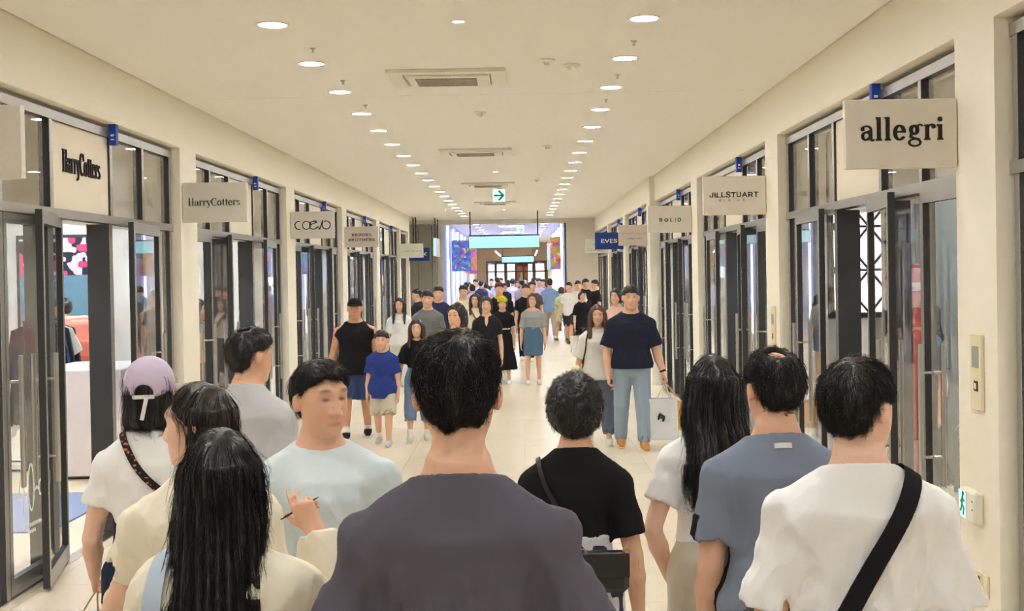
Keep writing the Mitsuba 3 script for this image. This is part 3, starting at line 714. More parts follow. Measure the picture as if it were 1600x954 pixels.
# hanging light-box signs
def light_box(x0, x1, y, z0, z1, top, label, weight=.4):
    k = thing('hanging_sign', label, 'hanging sign')
    part(k, 'frame', cat(bbx(x0, x1, y + .01, y + .1, z0, z1), bx(x0, x1, y - .005, y + .1, z1, z1 + .02)), 'material_dark_metal')
    f = part(k, 'lit_face', quad((x0 + .01, y, z0 + .01), (x1 - x0 - .02, 0, 0), (0, 0, z1 - z0 - .02)), 'material_screen')
    scene[f]['emitter'] = emit(f, (.22, .43, .50), 1.0, weight)
    for x in (x0 + .04, x1 - .04):
        part(k, 'rod', cyl((x, y + .05, z1), (x, y + .05, top), .016, 8), 'material_dark_metal')
    return k
light_box(-1.33, 0.47, 29.3, 2.55, 2.87, CEIL, 'long pale blue light box sign hanging on two rods across the corridor')
light_box(-.93, .6, 55, 2.43, 2.72, HZ, 'smaller pale blue light box sign hanging deep in the far hall')
k = thing('hanging_sign', 'narrow lit sign seen edge-on, hanging on rods in front of the grey panelled wall', 'hanging sign')
part(k, 'frame', bbx(-2.43, -2.35, 31.9, 33.3, 2.42, 2.93), 'material_white_plastic')
f = part(k, 'lit_face', quad((-2.428, 31.895, 2.43), (.076, 0, 0), (0, 0, .49)), 'material_screen')
scene[f]['emitter'] = emit(f, (.26, .45, .52), 1.0, .05)
for y in (32.1, 33.1):
    part(k, 'rod', cyl((-2.39, y, 2.93), (-2.39, y, CEIL), .016, 8), 'material_dark_metal')
for x, nm in ((-2.95, 'left'), (-2.88, 'right')):
    k = thing('hanging_rod', f'{nm} of two black rods hanging from the ceiling before the grey panelled wall', 'rod')
    put(k, cyl((x, 31.6, 2.62), (x, 31.6, CEIL), .018, 8), 'material_dark_metal')
# painted banners (plain blots of colour)
def blots(base, cols, f, seed):
    def fn(p, n, uv):
        u, v = p.x * f + seed, p.z * f + p.y * .3
        c = mi.Color3f(*s2l(*base))
        for i, (rgb, th) in enumerate(cols):
            w = mikit.noise(u * (1 + .3 * i) + 11 * i, v * (1 + .2 * i) + 7 * i, 3 * i)
            c = dr.select(w > th, mi.Color3f(*s2l(*rgb)), c)
        return c
    return mikit.proc(fn)
mat('material_banner_blue', blots((120, 156, 240), [((120, 200, 230), .68), ((250, 214, 96), .76), ((228, 110, 190), .74), ((252, 240, 245), .82), ((96, 124, 226), .72)], 7.0, 3.1), .7, .2)
mat('material_banner_orange', blots((255, 186, 132), [((240, 130, 200), .58), ((250, 206, 90), .7), ((252, 150, 130), .68), ((200, 130, 220), .78)], 8.0, 8.7), .7, .2)
mat('material_banner_amber', blots((255, 196, 104), [((180, 200, 70), .6), ((246, 120, 120), .66), ((250, 232, 238), .76), ((226, 150, 210), .74)], 6.5, 21.3), .7, .2)
mat('material_banner_pale', blots((170, 214, 246), [((240, 170, 220), .62), ((250, 250, 255), .7), ((110, 170, 236), .72)], 6.0, 31.0), .7, .2)
def banner(x0, y0, x1, y1, z0, z1, m, label, top):
    k = thing('banner', label, 'banner')
    n = 10
    v, f = [], []
    for j in range(2):
        for i in range(n + 1):
            t = i / n
            dx, dy = (y1 - y0), -(x1 - x0)
            L = math.hypot(dx, dy)
            w = .012 * math.sin(t * 7)
            for d in (-.003, .003):
                v.append((x0 + (x1 - x0) * t + dx / L * (w + d), y0 + (y1 - y0) * t + dy / L * (w + d), z0 if j == 0 else z1))
    g = lambda j, i, d: (j * (n + 1) + i) * 2 + d
    for i in range(n):
        f += [[g(0, i, 0), g(0, i + 1, 0), g(1, i + 1, 0)], [g(0, i, 0), g(1, i + 1, 0), g(1, i, 0)], [g(0, i, 1), g(1, i + 1, 1), g(0, i + 1, 1)], [g(0, i, 1), g(1, i, 1), g(1, i + 1, 1)]]
    part(k, 'fabric', trimesh.Trimesh(v, f, process=False), m, True)
    part(k, 'pole', cyl((x0, y0, z1), (x1, y1, z1), .012, 8), 'material_steel')
    for t in (.1, .9):
        part(k, 'cord', cyl((x0 + (x1 - x0) * t, y0 + (y1 - y0) * t, z1), (x0 + (x1 - x0) * t, y0 + (y1 - y0) * t, top), .004, 5), 'material_steel')
banner(-2.2, 36.5, -1.62, 36.9, 2.0, 2.98, 'material_banner_blue', 'blue painted banner with coloured blots hanging at the left of the far hall', HZ)
banner(-1.9, 38.6, -1.47, 38.3, 1.92, 2.72, 'material_banner_orange', 'orange and pink painted banner partly behind the blue one', HZ)
banner(.86, 38.5, 1.14, 38.2, 2.0, 2.85, 'material_banner_pale', 'pale blue painted banner partly behind the amber one', HZ)
banner(.92, 36.5, 1.35, 36.2, 2.02, 3.02, 'material_banner_amber', 'amber painted banner hanging at the right of the far hall', HZ)
# shop front closing the hall
we = struct('wall_far', cat(bx(HX0 - .3, HX1 + .3, HY, HY + .2, 2.55, HZ), bx(HX0 - .3, HX0 + .5, HY, HY + .2, 0, 2.55), bx(HX0 - .3, HX1 + .3, HY + 2.5, HY + 2.6, 0, HZ)), plain(196, 176, 150, .7))
xs = [HX0 + .5, -1.35, -.85, -.3, .1, .62, HX1 + .3]
for i in range(6):
    a, b = xs[i], xs[i + 1]
    k = f'window_{storefront.count + 1 + i}'
    labels[k] = {'kind': 'structure', 'label': f'bright window of the far shop front, {ORD[i]} from the left'}
    part(k, 'frame', cat(bx(a, a + .05, HY - .03, HY + .05, 0, 2.55), bx(b - .05, b, HY - .03, HY + .05, 0, 2.55), bx(a, b, HY - .03, HY + .05, 2.5, 2.55), bx(a, b, HY - .03, HY + .05, 1.98, 2.04)), 'material_dark_metal')
    part(k, 'pane', quad((a + .05, HY, 0.02), (b - a - .1, 0, 0), (0, 0, 2.48)), 'material_glass')
k = thing('poster', 'orange wall poster with a pale figure deep in the far hall', 'poster')
part(k, 'board', bbx(-.28, .32, HY + 1.0, HY + 1.04, 0.6, 2.3), plain(214, 120, 60, .6))
part(k, 'figure', prism(unary_union([Point(0, .35).buffer(.1), affinity.scale(Point(0, 0).buffer(.2), .8, 1.5)]), .004, frame4((.02, HY + .998, 1.5), (1, 0, 0), (0, 0, 1), (0, -1, 0))), plain(240, 226, 180, .6))
for i, (a, b) in enumerate(((-1.75, -1.4), (-1.3, -.9), (-.75, -.35), (.35, .6), (.75, 1.2))):
    k = thing('light_box', f'glowing white light box behind the far shop front, {ORD[i]} from the left', 'light box', 'glowing light boxes behind the far shop front')
    part(k, 'frame', bx(a - .02, b + .02, HY + 1.2, HY + 1.25, .3, 2.45), 'material_white_plastic')
    f = part(k, 'lit_face', quad((a, HY + 1.195, .35), (b - a, 0, 0), (0, 0, 2.05)), 'material_lamp_off')
    scene[f]['emitter'] = emit(f, (.9, .97, 1.0) if i != 4 else (1, .85, .5), 1.2, .2)
# two slim pendant tubes
for x, dx, nm in ((-1.0, .16, 'left'), (.62, -.06, 'right')):
    k = thing('pendant_tube', f'{nm} one of two slim white pendant lights below the long blue sign', 'pendant light')
    f = put(k + '__tube', cyl((x, 45, 2.78), (x + dx, 46.2, 2.62), .03, 8), 'material_lamp_off')
    scene[f]['emitter'] = emit(f, (1, 1, 1), 3.0, .05)
    put(k + '__cord', cyl((x + dx / 2, 45.6, 2.7), (x + dx / 2, 45.6, HZ), .006, 5), 'material_dark_metal')
from scipy.interpolate import PchipInterpolator, CubicSpline
from scipy.ndimage import gaussian_filter1d
from concurrent.futures import ThreadPoolExecutor
# ---------------------------------------------------------------- figures: signed distances -> one smooth surface
def lerp(a, b, t): return a + (b - a) * t
def V(*a): return np.array(a, float)
def unit(v):
    v = np.asarray(v, float)
    return v / (np.linalg.norm(v) + 1e-12)
def rotz(deg):
    a = math.radians(deg)
    return np.array([[math.cos(a), -math.sin(a), 0], [math.sin(a), math.cos(a), 0], [0, 0, 1.0]])
def rotx(deg):
    a = math.radians(deg)
    return np.array([[1.0, 0, 0], [0, math.cos(a), -math.sin(a)], [0, math.sin(a), math.cos(a)]])
def roty(deg):
    a = math.radians(deg)
    return np.array([[math.cos(a), 0, math.sin(a)], [0, 1.0, 0], [-math.sin(a), 0, math.cos(a)]])
def cone(a, b, ra, rb):
    a, b = V(*a), V(*b)
    d = b - a
    L = d @ d + 1e-12
    def f(p):
        q = p - a
        t = np.clip(q @ d / L, 0, 1)
        return np.linalg.norm(q - t[:, None] * d, axis=1) - (ra + (rb - ra) * t)
    r = max(ra, rb)
    return f, np.minimum(a, b) - r, np.maximum(a, b) + r
def ell(c, r, R=None):
    c, r = V(*c), V(*r)
    def f(p):
        q = p - c
        if R is not None:
            q = q @ R
        k0 = np.linalg.norm(q / r, axis=1)
        k1 = np.linalg.norm(q / (r * r), axis=1) + 1e-9
        return k0 * (k0 - 1) / k1
    m = r.max()
    return f, c - m, c + m
def loft(levels, R=None, o=(0, 0, 0), ripple=None, n=2.0):
    """body of elliptic sections; levels: (z, cx, cy, rx, ry), in the frame R, o"""
    L = np.array(sorted(levels), float)
    if len(L) > 2:
        z_ = np.unique(np.concatenate([np.linspace(a, b, 6) for a, b in zip(L[:-1, 0], L[1:, 0])]))
        _, ui = np.unique(L[:, 0], return_index=True)
        L = np.column_stack([z_, PchipInterpolator(L[ui, 0], L[ui, 1:])(z_)])
    o = V(*o)
    R = np.eye(3) if R is None else R
    def f(p):
        q = (p - o) @ R
        z = np.clip(q[:, 2], L[0, 0], L[-1, 0])
        cx, cy, rx, ry = (np.interp(z, L[:, 0], L[:, i]) for i in (1, 2, 3, 4))
        x, y = (q[:, 0] - cx) / rx, (q[:, 1] - cy) / ry
        k = (np.abs(x) ** n + np.abs(y) ** n) ** (1 / n) if n != 2 else np.sqrt(x * x + y * y)
        if ripple is not None:
            k = k - ripple(np.arctan2(y, x), z)
        d = (k - 1) * np.minimum(rx, ry)
        return np.maximum(d, np.maximum(L[0, 0] - q[:, 2], q[:, 2] - L[-1, 0]))
    m = max(np.abs(L[:, 1]).max(), np.abs(L[:, 2]).max()) + max(L[:, 3].max(), L[:, 4].max()) * 1.2
    c = np.array([[sx * m, sy * m, z] for sx in (-1, 1) for sy in (-1, 1) for z in (L[0, 0], L[-1, 0])]) @ R.T + o
    return f, c.min(0), c.max(0)
class SDF:
    def __init__(self):
        self.ops, self.lo, self.hi, self.disp = [], V(9, 9, 9), V(-9, -9, -9), None
    def add(self, prim, k=0.02):
        self.ops.append(('u', prim, k))
        self.lo, self.hi = np.minimum(self.lo, prim[1]), np.maximum(self.hi, prim[2])
        return self
    def sub(self, prim, k=0.008):
        self.ops.append(('s', prim, k))
        return self
    def clip(self, fn):            # keep where fn(p) < 0
        self.ops.append(('c', (fn, None, None), 0))
        return self
    def __call__(self, p, disp=True):
        d = np.full(len(p), 0.6)
        for kind, (f, lo, hi), k in self.ops:
            if lo is None:
                d = np.maximum(d, f(p))
                continue
            m = 0.05 + k
            i = np.nonzero(((p > lo - m) & (p < hi + m)).all(1))[0]
            if not len(i):
                continue
            e, di = f(p[i]), d[i]
            if kind == 'u':
                h = np.clip(k - np.abs(di - e), 0, None) / k if k else 0
                d[i] = np.minimum(di, e) - h * h * k * 0.25
            else:
                h = np.clip(k - np.abs(di + e), 0, None) / k if k else 0
                d[i] = np.maximum(di, -e) + h * h * k * 0.25
        if disp and self.disp is not None:
            d = d + self.disp(p)
        return d
    def grad(self, p, e=0.004):
        g = np.stack([self(p + np.eye(3)[i] * e) - self(p - np.eye(3)[i] * e) for i in range(3)], 1)
        return g / (np.linalg.norm(g, axis=1, keepdims=True) + 1e-9)
    def mesh(self, h):
        lo, hi = self.lo - 3 * h, self.hi + 3 * h
        n = ((np.ceil((hi - lo) / h).astype(int) + 4) // 4) * 4 + 1
        ax = [lo[i] + h * np.arange(n[i]) for i in range(3)]
        cn = (n - 1) // 4
        cc = np.stack(np.meshgrid(*[lo[i] + h * (4 * np.arange(cn[i]) + 2) for i in range(3)], indexing='ij'), -1).reshape(-1, 3)
        dc = self(cc, False).reshape(cn)
        near = np.abs(dc) < 3.6 * h + 0.012
        D = np.empty(n, np.float32)
        full = np.repeat(np.repeat(np.repeat(dc, 4, 0), 4, 1), 4, 2)
        D[:-1, :-1, :-1] = full
        D[-1], D[:, -1], D[:, :, -1] = 0.5, 0.5, 0.5
        mk = np.zeros(n, bool)
        b = np.repeat(np.repeat(np.repeat(near, 4, 0), 4, 1), 4, 2)
        for a in np.ndindex(2, 2, 2):
            mk[a[0]:a[0] + b.shape[0], a[1]:a[1] + b.shape[1], a[2]:a[2] + b.shape[2]] |= b
        ii = np.nonzero(mk)
        D[ii] = self(np.stack([ax[i][ii[i]] for i in range(3)], 1))
        return surface_nets(D, lo, h)
def surface_nets(D, lo, h):
    S = D < 0
    nx, ny, nz = D.shape
    cell = np.zeros((nx - 1, ny - 1, nz - 1), np.uint8)
    for a in np.ndindex(2, 2, 2):
        cell += S[a[0]:nx - 1 + a[0], a[1]:ny - 1 + a[1], a[2]:nz - 1 + a[2]]
    ci = np.nonzero((cell > 0) & (cell < 8))
    if not len(ci[0]):
        raise ValueError('empty surface')
    ids = np.full(cell.shape, -1, np.int64)
    ids[ci] = np.arange(len(ci[0]))
    c = np.stack(ci, 1)
    acc, cnt = np.zeros((len(c), 3)), np.zeros(len(c))
    for ax in range(3):
        o1, o2 = [k for k in range(3) if k != ax]
        for b in np.ndindex(2, 2):
            i0 = c.copy()
            i0[:, o1] += b[0]
            i0[:, o2] += b[1]
            i1 = i0.copy()
            i1[:, ax] += 1
            d0, d1 = D[tuple(i0.T)], D[tuple(i1.T)]
            x = (d0 < 0) != (d1 < 0)
            t = np.where(x, d0 / np.where(x, d0 - d1, 1), 0)
            pos = np.zeros((len(c), 3))
            pos[:, o1], pos[:, o2], pos[:, ax] = b[0], b[1], t
            acc += pos * x[:, None]
            cnt += x
    v = lo + h * (c + acc / cnt[:, None])
    F = []
    for ax in range(3):
        o1, o2 = (ax + 1) % 3, (ax + 2) % 3
        s0 = [slice(None)] * 3
        s1 = [slice(None)] * 3
        s0[ax], s1[ax] = slice(0, -1), slice(1, None)
        e = np.stack(np.nonzero(S[tuple(s0)] != S[tuple(s1)]), 1)
        ok = (e[:, o1] > 0) & (e[:, o2] > 0) & (e[:, o1] < D.shape[o1] - 1) & (e[:, o2] < D.shape[o2] - 1)
        e = e[ok]
        inside = S[tuple(e.T)]
        q = []
        for da, db in ((0, 0), (-1, 0), (-1, -1), (0, -1)):
            k = e.copy()
            k[:, o1] += da
            k[:, o2] += db
            q.append(ids[tuple(k.T)])
        q = np.stack(q, 1)
        q = np.where(inside[:, None], q, q[:, ::-1])
        F.append(q)
    q = np.vstack(F)
    q = q[(q >= 0).all(1)]
    return trimesh.Trimesh(v, np.vstack([q[:, [0, 1, 2]], q[:, [0, 2, 3]]]), process=False)
# ---------------------------------------------------------------- people
BODY_M = [(.455, .070, .056), (.49, .092, .066), (.53, .098, .069), (.58, .090, .064), (.625, .084, .059), (.68, .090, .063), (.74, .099, .069), (.775, .101, .066), (.79, .092, .057), (.81, .070, .047), (.832, .043, .039), (.852, .032, .034), (.88, .030, .032)]
BODY_F = [(.455, .074, .058), (.49, .099, .070), (.53, .102, .072), (.58, .086, .062), (.625, .073, .054), (.68, .078, .058), (.74, .086, .070), (.775, .085, .060), (.79, .075, .051), (.81, .057, .043), (.832, .036, .035), (.852, .027, .030), (.88, .026, .028)]
BODY_Y = [(.455, -.010), (.53, -.014), (.625, -.002), (.74, .004), (.80, -.006), (.862, -.014)]
SKIN = {'fair': (236, 194, 168), 'mid': (228, 180, 150), 'tan': (212, 158, 124)}
mat('material_skin', {'type': 'mesh_attribute', 'name': 'vertex_color'}, 0.55, 0.35)
def _hairtex(base, hi):
    def fn(p, n, uv):
        w = mikit.noise(p.x * 260 + 3 * mikit.noise(p.x * 9, p.y * 9, p.z * 3), p.y * 260, p.z * 22)
        return mikit.mix(base, hi, w * w)
    return mikit.proc(fn)
mat('material_hair_black', _hairtex((.008, .0075, .0075), (.040, .036, .034)), .33, .5)
mat('material_hair_dark', _hairtex((.012, .008, .006), (.05, .034, .026)), .38, .5)
mat('material_hair_brown', _hairtex((.05, .022, .012), (.15, .075, .042)), .42, .5)
mat('material_hair_red', (.10, .012, .012), .5, .4)
STRAND = mat('material_hair_strand', (.008, .007, .0065), .45, .3)
STRAND_B = mat('material_hair_strand_brown', (.085, .04, .024), .4, .5)
JOBS = []
COARSE = {'trousers': .0165, 'shorts': .012, 'capri_trousers': .0125, 'skirt': .0105, 'shirt': .0092, 'blouse': .0085, 'cardigan': .0085, 'polo_shirt': .0095, 'shoe': .0105, 'sole': .0115, 'sleeveless_top': .0095, 'sock': .010, 'collar': .0075}
def finish_people():
    with ThreadPoolExecutor(4) as ex:
        for r in ex.map(lambda j: j(), JOBS):
            if len(r) == 5:
                key, me, m, smooth, col = r
                scene[key] = mikit.ply(me, m, smooth, **({'color': col} if col is not None else {}))
class Person:
    def __init__(s, label, pos, yaw, h, fem=False, w=1.0, res=.012, skin='mid', head=(0, 0, 0), lean=0, arms=None, legs=None, face=True, child=False, seed=0, nk=0.0, hand=None, cat='person', group=None):
        s.key = thing(cat, label, cat, group)
        s.pos, s.yaw, s.h, s.fem, s.w, s.res, s.face, s.seed = pos, yaw, h, fem, w, res, face, seed
        s.skin = np.array(s2l(*SKIN[skin]))
        s.child = child
        u = h
        s.W = rotz(yaw)
        s.Rt = rotx(-lean)
        s.pel = V(0, 0, .5 * u)
        T_ = lambda p: s.Rt @ (V(*p) * u - s.pel) + s.pel
        s.T_ = T_
        sw = (.095 if fem else .101) * w
        s.sh = {k: T_((k * sw, -.006, .768)) for k in (-1, 1)}
        s.hip = {k: V(k * .051 * u * w, -.006 * u, .50 * u) for k in (-1, 1)}
        s.Rh = rotz(head[0]) @ rotx(head[1]) @ roty(head[2])
        nb = T_((0, -.012, .845))
        s.hs = u * (1.0 if not child else 1.17)
        s.hc = nb + s.Rt @ V(0, .008, .0) * u + s.Rt @ rotx(head[1] * .5) @ V(0, .006, .0975 + nk) * (u if not child else u * 1.1)
        s.nb = nb
        A = {-1: ((-.16, -.06, -1), (-.06, .16, -1)), 1: ((.16, -.06, -1), (.06, .16, -1))}
        A.update(arms or {})
        s.el, s.wr, s.ad, s.fd = {}, {}, {}, {}
        for k in (-1, 1):
            a, f = unit(A[k][0]), unit(A[k][1])
            s.ad[k], s.fd[k] = a, f
            s.el[k] = s.sh[k] + a * .172 * u
            s.wr[k] = s.el[k] + f * .148 * u
        Lg = {-1: (14, 4), 1: (-10, 10)}
        Lg.update(legs or {})
        s.kn, s.an, s.sd, s.td = {}, {}, {}, {}
        for k in (-1, 1):
            g = Lg[k]
            a, b = math.radians(g[0]), math.radians(g[0] - g[1])
            o = math.radians(g[2] if len(g) > 2 else 2.2) * k
            s.td[k] = unit((math.sin(o), math.sin(a), -math.cos(a)))
            s.sd[k] = unit((math.sin(o) * .4, math.sin(b), -math.cos(b)))
            s.kn[k] = s.hip[k] + s.td[k] * .225 * u
            s.an[k] = s.kn[k] + s.sd[k] * .232 * u
        s.z0 = .043 * u - min(s.an[-1][2], s.an[1][2])
        s.tip = {k: max(0.0, min(50.0, math.degrees(math.atan2((s.an[k][2] + s.z0 - .043 * u), .12 * u)))) * (1 if s.an[k][1] < 0 else -.45) for k in (-1, 1)}
        s.hand = {-1: dict(curl=(18, 24, 20)), 1: dict(curl=(18, 24, 20))}
        for k, v in (hand or {}).items():
            s.hand[k].update(v)
        s.body()
    def wld(s, p):
        return np.asarray(p) @ s.W.T + V(s.pos[0], s.pos[1], s.z0)
    def loc(s, p):
        return (np.asarray(p) - V(s.pos[0], s.pos[1], s.z0)) @ s.W
    def emit(s, name, sd, m, res=None, smooth=True, label=None, color=None, parent=None, kind=None):
        key = sub(parent or s.key, name)
        scene[key] = None
        if label or kind:
            labels[key] = {**({'label': label} if label else {}), **({'kind': kind} if kind else {})}
        def job():
            me = sd.mesh(max(res or s.res, COARSE.get(name, 0) * (1 if s.res < .0085 else 1.25)))
            if name == 'body':
                me = s.thin(me, (res or s.res) * 2.6)
            loc = np.array(me.vertices)
            me.vertices = s.wld(loc)
            return key, me, m, smooth, (color(loc) if color is not None else None)
        JOBS.append(job)
        return key
    def thin(s, me, g):
        """fewer triangles where clothes cover the body"""
        v, f = np.array(me.vertices), np.array(me.faces)
        hid = np.zeros(len(v), bool)
        for n in ('Stop', 'Sbot'):
            if hasattr(s, n):
                hid |= getattr(s, n)(v, False) < -.010
        key = np.floor(v / g).astype(np.int64)
        kk = (key[:, 0] * 4001 + key[:, 1]) * 4001 + key[:, 2]
        kk = np.where(hid, kk, 10 ** 14 + np.arange(len(v)))
        _, first, inv = np.unique(kk, return_index=True, return_inverse=True)
        inv = inv.ravel()
        f = inv[f]
        f = f[(f[:, 0] != f[:, 1]) & (f[:, 1] != f[:, 2]) & (f[:, 0] != f[:, 2])]
        return trimesh.Trimesh(v[first], f, process=False)
    def raw(s, name, me, m, smooth=30, label=None, parent=None, kind=None):
        me = me.copy()
        me.vertices = s.wld(np.array(me.vertices))
        return part(parent or s.key, name, me, m, smooth, label, kind)
    def hd(s, x, y, z):
        return s.hc + s.Rh @ (V(x, y, z) * s.hs)
    def levels(s, z0, z1, ease, extra=None, taper=None):
        B = np.array(BODY_F if s.fem else BODY_M)
        Y = np.array(BODY_Y)
        zs = sorted(set([z0, z1] + [b[0] for b in B if z0 < b[0] < z1]))
        if z1 - z0 > .2: zs = sorted(set(zs + list(np.linspace(z0, z1, 12))))
        out = []
        for z in zs:
            e = ease(z) if callable(ease) else ease
            rx, ry = np.interp(z, B[:, 0], B[:, 1]) * s.w + e, np.interp(z, B[:, 0], B[:, 2]) * s.w ** .8 + e
            if s.child: rx, ry = rx * .97, ry * 1.0
            out.append(((z - .5) * s.h, 0, np.interp(z, Y[:, 0], Y[:, 1]) * s.h, rx * s.h, ry * s.h))
        return out
    def body(s):
        u, w = s.h, s.w
        S = SDF()
        S.add(loft(s.levels(.455, .862, 0), s.Rt, s.pel), .01)
        q = .86 if s.fem else 1.0
        q *= w ** .6
        R = lambda r: r * u * q
        for k in (-1, 1):
            S.add(cone(s.T_((k * .026, -.014, .828)), s.sh[k], R(.019), R(.031)), .04 * u)
            S.add(cone(s.sh[k], s.el[k], R(.033), R(.0245)), .02)
            S.add(cone(s.el[k], s.el[k] + s.fd[k] * .05 * u, R(.025), R(.0265)), .01)
            S.add(cone(s.el[k] + s.fd[k] * .05 * u, s.wr[k], R(.0265), R(.0165)), .01)
            s.make_hand(S, k)
            S.add(cone(s.hip[k], s.kn[k], R(.053), R(.034)), .02)
            S.add(cone(s.kn[k], s.an[k], R(.035), R(.0215)), .01)
            c = s.kn[k] + s.sd[k] * .07 * u + V(0, -.010, 0) * u
            S.add(cone(c - s.sd[k] * .03 * u, c + s.sd[k] * .05 * u, R(.030), R(.024)), .02)
            S.add(cone(s.an[k] + V(0, -.012, -.012) * u, s.an[k] + s.foot(k, V(0, .085, -.028) * u), R(.020), R(.014)), .02)
        nr = (.027 if s.fem else .0325) * u * w ** .4
        S.add(cone(s.nb - V(0, 0, .012 * u), s.hd(0, -.010, -.045), nr * 1.06, nr * .97), .025 * u)
        hs = s.hs
        H = lambda c, r, k=.012: S.add(ell(s.hd(*c), V(*r) * hs, s.Rh), k * hs)
        H((0, 0, 0), (.0455, .056, .0575), .01)
        H((0, .020, -.022), (.0405, .034, .042), .02)
        H((0, .020, -.048), (.036 if not s.fem else .033, .033, .034), .02)
        H((0, .043, -.074), (.013, .010, .010), .02)
        for k in (-1, 1):
            H((k * .0495, -.007, -.014), (.0075, .0135, .0195), .006)
        if s.face:
            S.add(cone(s.hd(0, .0525, -.002), s.hd(0, .0635, -.034), .0045 * hs, .0078 * hs), .008 * hs)
            S.add(cone(s.hd(-.024, .0455, .009), s.hd(.024, .0455, .009), .0075 * hs, .0075 * hs), .015 * hs)
            for k in (-1, 1):
                S.sub(ell(s.hd(k * .0185, .060, -.007), V(.0105, .009, .0058) * hs, s.Rh), .010 * hs)
                H((k * .0185, .0445, -.007), (.0082, .0078, .0068), .003)
                H((k * .0085, .0575, -.036), (.0052, .0055, .0045), .006)
            H((0, .0500, -.0555), (.0150, .0068, .0056), .005)
        s.S = S
        def col(v):
            q = (v - s.hc) @ s.Rh / hs
            c = np.tile(s.skin, (len(v), 1))
            if s.face:
                f = q[:, 1] > .02
                lips = np.exp(-((q[:, 0] / .0145) ** 2 + ((q[:, 2] + .0555) / .0052) ** 2) ** 2) * f
                c = c * (1 - lips[:, None] * .55) + np.array(s2l(190, 104, 98)) * lips[:, None] * .55
                for k in (-1, 1):
                    e = np.exp(-(((q[:, 0] - k * .0185) / .0082) ** 2 + ((q[:, 2] + .007) / .0042) ** 2) ** 2) * f
                    c = c * (1 - e[:, None] * .8) + np.array((.03, .02, .018)) * e[:, None] * .8
                    b = np.exp(-(((q[:, 0] - k * .021) / .0125) ** 2 + ((q[:, 2] - .0105 + 6 * (q[:, 0] - k * .02) ** 2) / .0030) ** 2) ** 2) * f
                    c = c * (1 - b[:, None] * .7) + np.array((.03, .022, .018)) * b[:, None] * .7
                ck = np.exp(-((np.abs(q[:, 0]) - .028) / .014) ** 2 - ((q[:, 2] + .036) / .016) ** 2) * f
                c = c * (1 - ck[:, None] * np.array([.0, .10, .10]))
            er = np.exp(-((np.abs(q[:, 0]) - .049) / .007) ** 2 - ((q[:, 2] + .014) / .02) ** 2)
            return c * (1 - er[:, None] * np.array([.02, .16, .18]))
        s.emit('body', S, 'material_skin', color=col)
    def foot(s, k, v):
        return rotx(-s.tip[k]) @ v
    def make_hand(s, S, k):
        o = s.hand[k]
        d = unit(o.get('d', s.fd[k]))
        n = unit(o.get('n', (-k, 0.15, 0)))       # the palm faces this way
        n = unit(n - d * (n @ d))
        t = unit(np.cross(d, n)) * (1 if not o.get('flip') else -1)
        t = t if (t @ V(*o.get('t', (0, 1, 0)))) >= 0 else -t
        L = .106 * s.h * (.95 if s.fem else 1.0)
        w = s.wr[k]
        s.palm = getattr(s, 'palm', {})
        s.grip = getattr(s, 'grip', {})
        s.palm[k] = w + d * .30 * L
        s.grip[k] = w + d * .56 * L + n * .10 * L
        c = o['curl']
        thick = max(.046 * L, .95 * s.res * .62)
        for j, (x, kn, fl) in enumerate(((.155, .47, .40), (.05, .49, .45), (-.055, .47, .41), (-.15, .43, .32))):
            S.add(cone(w + t * x * L * .45 + d * .02 * L, w + d * kn * L + t * x * L, .085 * L, .062 * L), .010)
            p = w + d * kn * L + t * x * L
            ang = 0
            cc = c if not isinstance(c[0], (tuple, list)) else c[j]
            sp = o.get('spread', .05) * (1.5 - j)
            for i, fr in enumerate((.44, .31, .25)):
                ang += cc[i] + j * 2
                a = math.radians(ang)
                q = unit(d * math.cos(a) + n * math.sin(a) + t * sp)
                p2 = p + q * fl * fr * L
                S.add(cone(p, p2, thick * (1 - .10 * i), thick * (.9 - .10 * i)), .004)
                p = p2
            if j == 0: s.ftip = getattr(s, 'ftip', {}); s.ftip[k] = p
        th = o.get('thumb', (.75, .62, .22))
        b = w + d * .12 * L + t * .10 * L
        p1 = b + unit(t * th[0] + d * th[1] + n * th[2]) * .27 * L
        e = o.get('thumb2', (.25, .9, .35))
        p2 = p1 + unit(t * e[0] + d * e[1] + n * e[2]) * .20 * L
        S.add(cone(b, p1, .08 * L, .056 * L), .010)
        S.add(cone(p1, p2, .054 * L, .042 * L), .004)
        s.ttip = getattr(s, 'ttip', {})
        s.ttip[k] = p2
    def folds(s, amp, fx=11, fz=5, off=0):
        sd = s.seed * 3.7 + off
        def fn(p):
            a = meshkit.noise(np.stack([p[:, 0] * fx + sd, p[:, 1] * fx, p[:, 2] * fz + p[:, 0] * fx * .5], 1))
            b = meshkit.noise(np.stack([p[:, 0] * fx * 2.3, p[:, 1] * fx * 2.3 + sd, p[:, 2] * fz * 2.6 - p[:, 0] * fx], 1))
            return (np.abs(a - .5) * 2 + .5 * np.abs(b - .5) * 2 - .6) * amp * (1.6 if s.res < .0092 else 1.0)
        return fn
